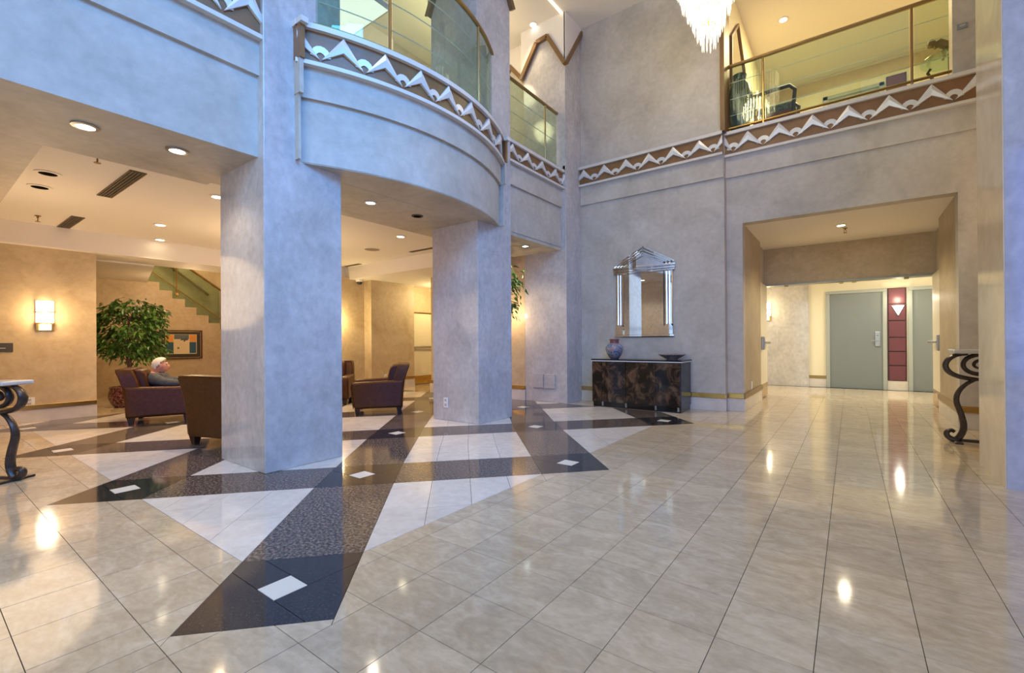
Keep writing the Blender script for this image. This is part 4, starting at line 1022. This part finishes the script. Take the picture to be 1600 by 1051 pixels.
# ------------------------------------------------------------------ small wall fittings
def plate(nm, label, cat, loc, rz, w, h, m, details):
    t = thing(nm, label, cat, loc, rz); box(-w / 2, w / 2, -.006, .004, -h / 2, h / 2).build('plate', m, t, bevel=.0015)
    for (x, z, dw, dh, mm) in details: box(x - dw / 2, x + dw / 2, -.009, -.005, z - dh / 2, z + dh / 2).build('socket', mm, t)
SK = mat('socket_grey', (0.45, 0.43, 0.40), 0.4)
plate('wall_outlet', 'white double outlet low on the left tan wall', 'outlet', (-8.894, 1.03, .275), PI / 2, .10, .115, M_plate, [(0, .025, .035, .03, SK), (0, -.025, .035, .03, SK)])
plate('wall_outlet', 'white double outlet low on the middle marble column', 'outlet', (-4.355, 4.206, .235), 0, .075, .13, M_plate, [(0, .03, .035, .03, SK), (0, -.03, .035, .03, SK)])
plate('wall_outlet', 'white outlet on the far lounge wall above the armchair', 'outlet', (-8.345, 6.25, .275), PI / 2, .07, .115, M_plate, [(0, 0, .035, .05, SK)])
plate('wall_plaque', 'dark grey rectangular plaque at the left image edge', 'sign', (-8.894, .74, 1.0), PI / 2, .30, .115, mat('plaque_grey', (0.06, 0.055, 0.045), 0.4), [(.06, -.01, .05, .010, SK)])
plate('thermostat', 'small grey thermostat on the upper lobby wall at right', 'thermostat', (1.07, 7.064, 4.60), 0, .09, .06, mat('thermo', (0.25, 0.27, 0.27), 0.4), [(0, .005, .05, .02, SK)])

# ------------------------------------------------------------------ chandelier
cl = thing('crystal_chandelier', 'lit tiered crystal chandelier hanging in the atrium', 'chandelier', (-1.32, 5.5, 4.46))
tiers = [(.075, .0, .22, 12), (.125, .12, .30, 18), (.175, .24, .32, 24), (.235, .40, .34, 32), (.30, .56, .36, 40), (.36, .74, .38, 46)]
rod = MB().add([(.008, 0, 0), (0, .008, 0), (-.008, 0, 0), (0, -.008, 0), (.009, 0, .2), (0, .009, .2), (-.009, 0, .2), (0, -.009, .2), (0, 0, -.03)],
               [(0, 1, 5, 4), (1, 2, 6, 5), (2, 3, 7, 6), (3, 0, 4, 7), (4, 5, 6, 7), (0, 8, 1), (1, 8, 2), (2, 8, 3), (3, 8, 0)])
rme = rod.mesh('crystal', E_crystal); rme2 = rod.mesh('crystal', E_crystalw)
for ti, (r, z, l, n) in enumerate(tiers):
    MB().tube([(r * math.cos(2 * PI * i / 24), r * math.sin(2 * PI * i / 24), z + l + .01) for i in range(25)], .007, 6).build('ring', M_brass, cl, smooth=True)
    for i in range(n):
        a = 2 * PI * (i + .5 * (ti % 2)) / n
        o = bpy.data.objects.new('crystal', rme if ti < 1 or i % 3 == 0 else rme2); C.objects.link(o); o.parent = cl
        o.location = (r * math.cos(a), r * math.sin(a), z + random.uniform(-.025, .02)); o.scale = (1, 1, l / .2 * .97); o.rotation_euler = (0, 0, a)
MB().tube([(0, 0, .25), (0, 0, 2.0)], .014, 8).build('stem', M_brass, cl)
MB().lathe([(.02, 1.90), (.08, 1.95), (.10, 2.005)], n=20).build('canopy', M_brass, cl, smooth=True)
for k in range(5):
    a = 2 * PI * k / 5; MB().lathe([(.004, 0), (.022, .02), (.028, .05), (.014, .085), (.004, .09)], (.13 * math.cos(a), .13 * math.sin(a), .78), n=10).build('bulb', E_lampw, cl, smooth=True)

# ------------------------------------------------------------------ upper lobby furniture
uc = thing('upholstered_armchair', 'dark wood armchair with patterned seat behind the upper glass balustrade', 'armchair', (-0.90, 7.90, 4.08), PI / 2)
M_patt = noisy('patterned_fabric', [(0.45, (0.05, 0.055, 0.05)), (0.55, (0.20, 0.20, 0.17))], 60, 0.8, 2)
M_redu = mat('red_upholstery', (0.16, 0.02, 0.015), 0.6)
box(-.27, .27, -.26, .28, .36, .47).build('seat', M_patt, uc, bevel=.03, seg=3)
box(-.28, .28, -.27, .29, .24, .36).build('seat_rail', M_redu, uc, bevel=.01)
MB().ext([(-.25, .24, .45), (.25, .24, .45), (.25, .34, .90), (-.25, .34, .90)], (0, .06, 0)).build('backrest', M_patt, uc, bevel=.02)
for s in (-1, 1):
    MB().tube([(s * .29, .28, .66), (s * .30, 0, .68), (s * .30, -.20, .68), (s * .30, -.27, .60), (s * .29, -.25, .40), (s * .28, -.25, 0)], .028, 8).build('arm', M_wood, uc, smooth=True)
    MB().tube([(s * .25, .27, 0), (s * .25, .27, .45), (s * .25, .38, .92)], .024, 8).build('leg', M_wood, uc, smooth=True)
ur = thing('tall_urn', 'dark green floor urn beside the upper lobby armchair', 'urn', (-1.33, 7.36, 4.08))
MB().lathe([(.09, 0), (.11, .03), (.17, .30), (.185, .55), (.15, .74), (.085, .84), (.10, .92), (.085, .92), (.07, .84)], n=24).build('body', mat('dark_green_glaze', (0.02, 0.045, 0.025), 0.2), ur, smooth=True)
am = thing('arched_mirror', 'brown framed pointed mirror on the upper lobby side wall', 'mirror', (-1.525, 8.25, 5.5))
MB().ext([(0, -.55, -.75), (0, .55, -.75), (0, .55, .35), (0, .0, .85), (0, -.55, .35)], (.012, 0, 0)).build('glass', M_mirror, am)
pts = [(-.55, -.75), (.55, -.75), (.55, .35), (0, .85), (-.55, .35), (-.55, -.75)]
MB().tube([(.012, a, b) for a, b in pts], .035, 4).build('frame', M_brown, am)
gt = thing('round_glass_table', 'round glass table on curled iron legs in the upper lobby at right', 'table', (1.12, 8.25, 4.08))
MB().lathe([(.30, .725), (.305, .735), (.30, .745), (.01, .745)], n=36).build('glass_top', M_glass, gt, smooth=True)
for k in range(3):
    a = 2 * PI * k / 3 + .4
    MB().tube([(math.cos(a) * r, math.sin(a) * r, z) for r, z in ((.24, .0), (.20, .05), (.10, .25), (.13, .45), (.22, .60), (.26, .68), (.22, .72))], .018, 8).build('leg', M_wood, gt, smooth=True)
sg = thing('bronze_figure', 'small bronze animal figure standing on the round glass table', 'sculpture', (1.12, 8.25, 4.83))
M_fig = noisy('bronze_figure', [(0.3, (0.12, 0.07, 0.025)), (0.7, (0.25, 0.16, 0.06))], 14, 0.4, metal=0.4)
MB().tube([(-.16, 0, .20), (-.10, 0, .23), (-.02, 0, .16), (.08, 0, .14), (.16, 0, .16)], [.045, .055, .06, .075, .05], 10).build('body', M_fig, sg, smooth=True)
MB().lathe([(.005, 0), (.045, .02), (.055, .06), (.035, .10), (.005, .11)], (-.18, 0, .19), n=12).build('head', M_fig, sg, smooth=True)
for x in (-.06, .12):
    for y in (-.04, .04): MB().tube([(x, y, .13), (x + .01, y, .06), (x, y, 0)], [.022, .016, .014], 8).build('leg', M_fig, sg, smooth=True)
MB().tube([(.18, 0, .16), (.24, 0, .22), (.25, 0, .32)], [.016, .012, .006], 6).build('tail', M_fig, sg, smooth=True)

# ------------------------------------------------------------------ gallery light panels and coves
pn = thing('ceiling_light_panel', 'white luminous light panel hung in the gallery above the bowed balcony', 'ceiling light', (-5.5, 2.85, 5.42))
box(-.57, .57, -.95, .95, 0, .06).build('frame', M_whitepl, pn); box(-.55, .55, -.93, .93, -.006, .001).build('diffuser', E_panel, pn)
for y in (-.7, .7): MB().tube([(0, y, .05), (0, y, CE - 5.42)], .012, 6).build('hanger', M_chrome, pn)
cv = struct('trim_9', box(-3.875, -3.84, 5.2, 6.45, CE - .02, CE - .001), E_cove, label='glowing cove strip in the atrium ceiling')

# ------------------------------------------------------------------ lamps' own light, plus added fills and assumed lamps
def dl(x, y, z, p, col=WARM, spot=125): lamp('light_down', (x, y, z - .03), p, col, .05, spot, (x, y, 0), 0.7)
for x, y in ((-5.60, 2.035), (-7.53, 2.06), (-8.35, 2.3), (-5.515, 4.415), (-7.2, 4.3)): dl(x, y, 2.62, 80)  # the last is an added light with no fixture
lamp('fill_lounge_bounce', (-6.9, 3.2, 1.9), 46, WARM, .65)  # added fill standing in for bounced light, no lamp hangs here
lamp('fill_lounge_left', (-6.8, 0.8, 1.7), 20, WARM, .5)  # added fill for the left of the lounge, has no fixture
for x, y in ((-4.25, .755), (-4.22, 1.262), (-4.228, 2.986), (-4.2, 5.8)): dl(x, y, 2.52, 26, (1, .84, .66), 120)
lamp('light_sconce', (-8.70, 1.175, 1.45), 11, WARM, .07)
lamp('light_sconce_far', (-8.40, 5.17, 1.48), 24, GOLD, .07)
lamp('fill_exit', (-7.7, 7.6, 2.1), 48, GOLD, .1)  # added fill near the exit door, no lamp modelled
lamp('assumed_light_ficus', (-4.90, 6.12, 1.5), 15, WARM, .03)  # assumed lamp hidden by the middle column, no fixture modelled
lamp('fill_stairwell', (-12.4, 3.9, 4.2), 85, (1, .84, .58), .1)  # added fill to brighten the stairs, no lamp modelled
lamp('fill_alcove', (-10.6, 3.4, 2.1), 36, WARM, .1)  # added fill floating in the alcove, no lamp modelled
dl(-0.099, 8.069, 2.70, 100, (1, .84, .58), 140)
area('assumed_light_hall', (-2.4, 10.2, 2.40), (-2.4, 10.2, 0), 1.3, 0.5, 40, (1, .93, .76))  # assumed ceiling lights of the hall, here and below, without fixtures
area('assumed_light_hall', (0.5, 10.2, 2.40), (0.5, 10.2, 0), 1.3, 0.5, 40, (1, .93, .76))
area('assumed_light_hall', (2.2, 10.2, 2.40), (2.2, 10.2, 0), 1.3, 0.5, 40, (1, .93, .76))
lamp('light_hall_sconce', (-1.56, 11.4, 1.72), 8, GOLD, .07)
lamp('light_chandelier', (-1.32, 5.5, 5.05), 64, (1, .82, .44), .22)
dl(-4.40, 6.2, 6.44, 30, (1, .84, .6), 80)
dl(-0.93, 9.15, 6.70, 60, GOLD, 140)
area('fill_upper_lobby', (-0.1, 9.4, 6.69), (-0.1, 9.4, 4), 1.2, 1.2, 105, GOLD)  # added area fill under the upper lobby ceiling, no fixture modelled
lamp('assumed_light_alcove', (1.9, 6.4, 2.6), 16, WARM, .1)  # assumed lamp out of view in the right alcove, not modelled
lamp('light_gallery', (-5.3, 4.85, 5.5), 34, (1, .84, .50), .2)
lamp('light_gallery', (-5.2, 5.6, 5.9), 22, (1, .84, .55), .2)  # added fill for the gallery interior, no fixture here
for x, y in ((-2.4, 4.2), (0.0, 4.0), (-0.6, 2.4), (-2.2, 1.4)): dl(x, y, 6.44, 72, (1, .82, .56), 100)  # assumed atrium ceiling downlights out of view, warming the floor, no fixtures modelled
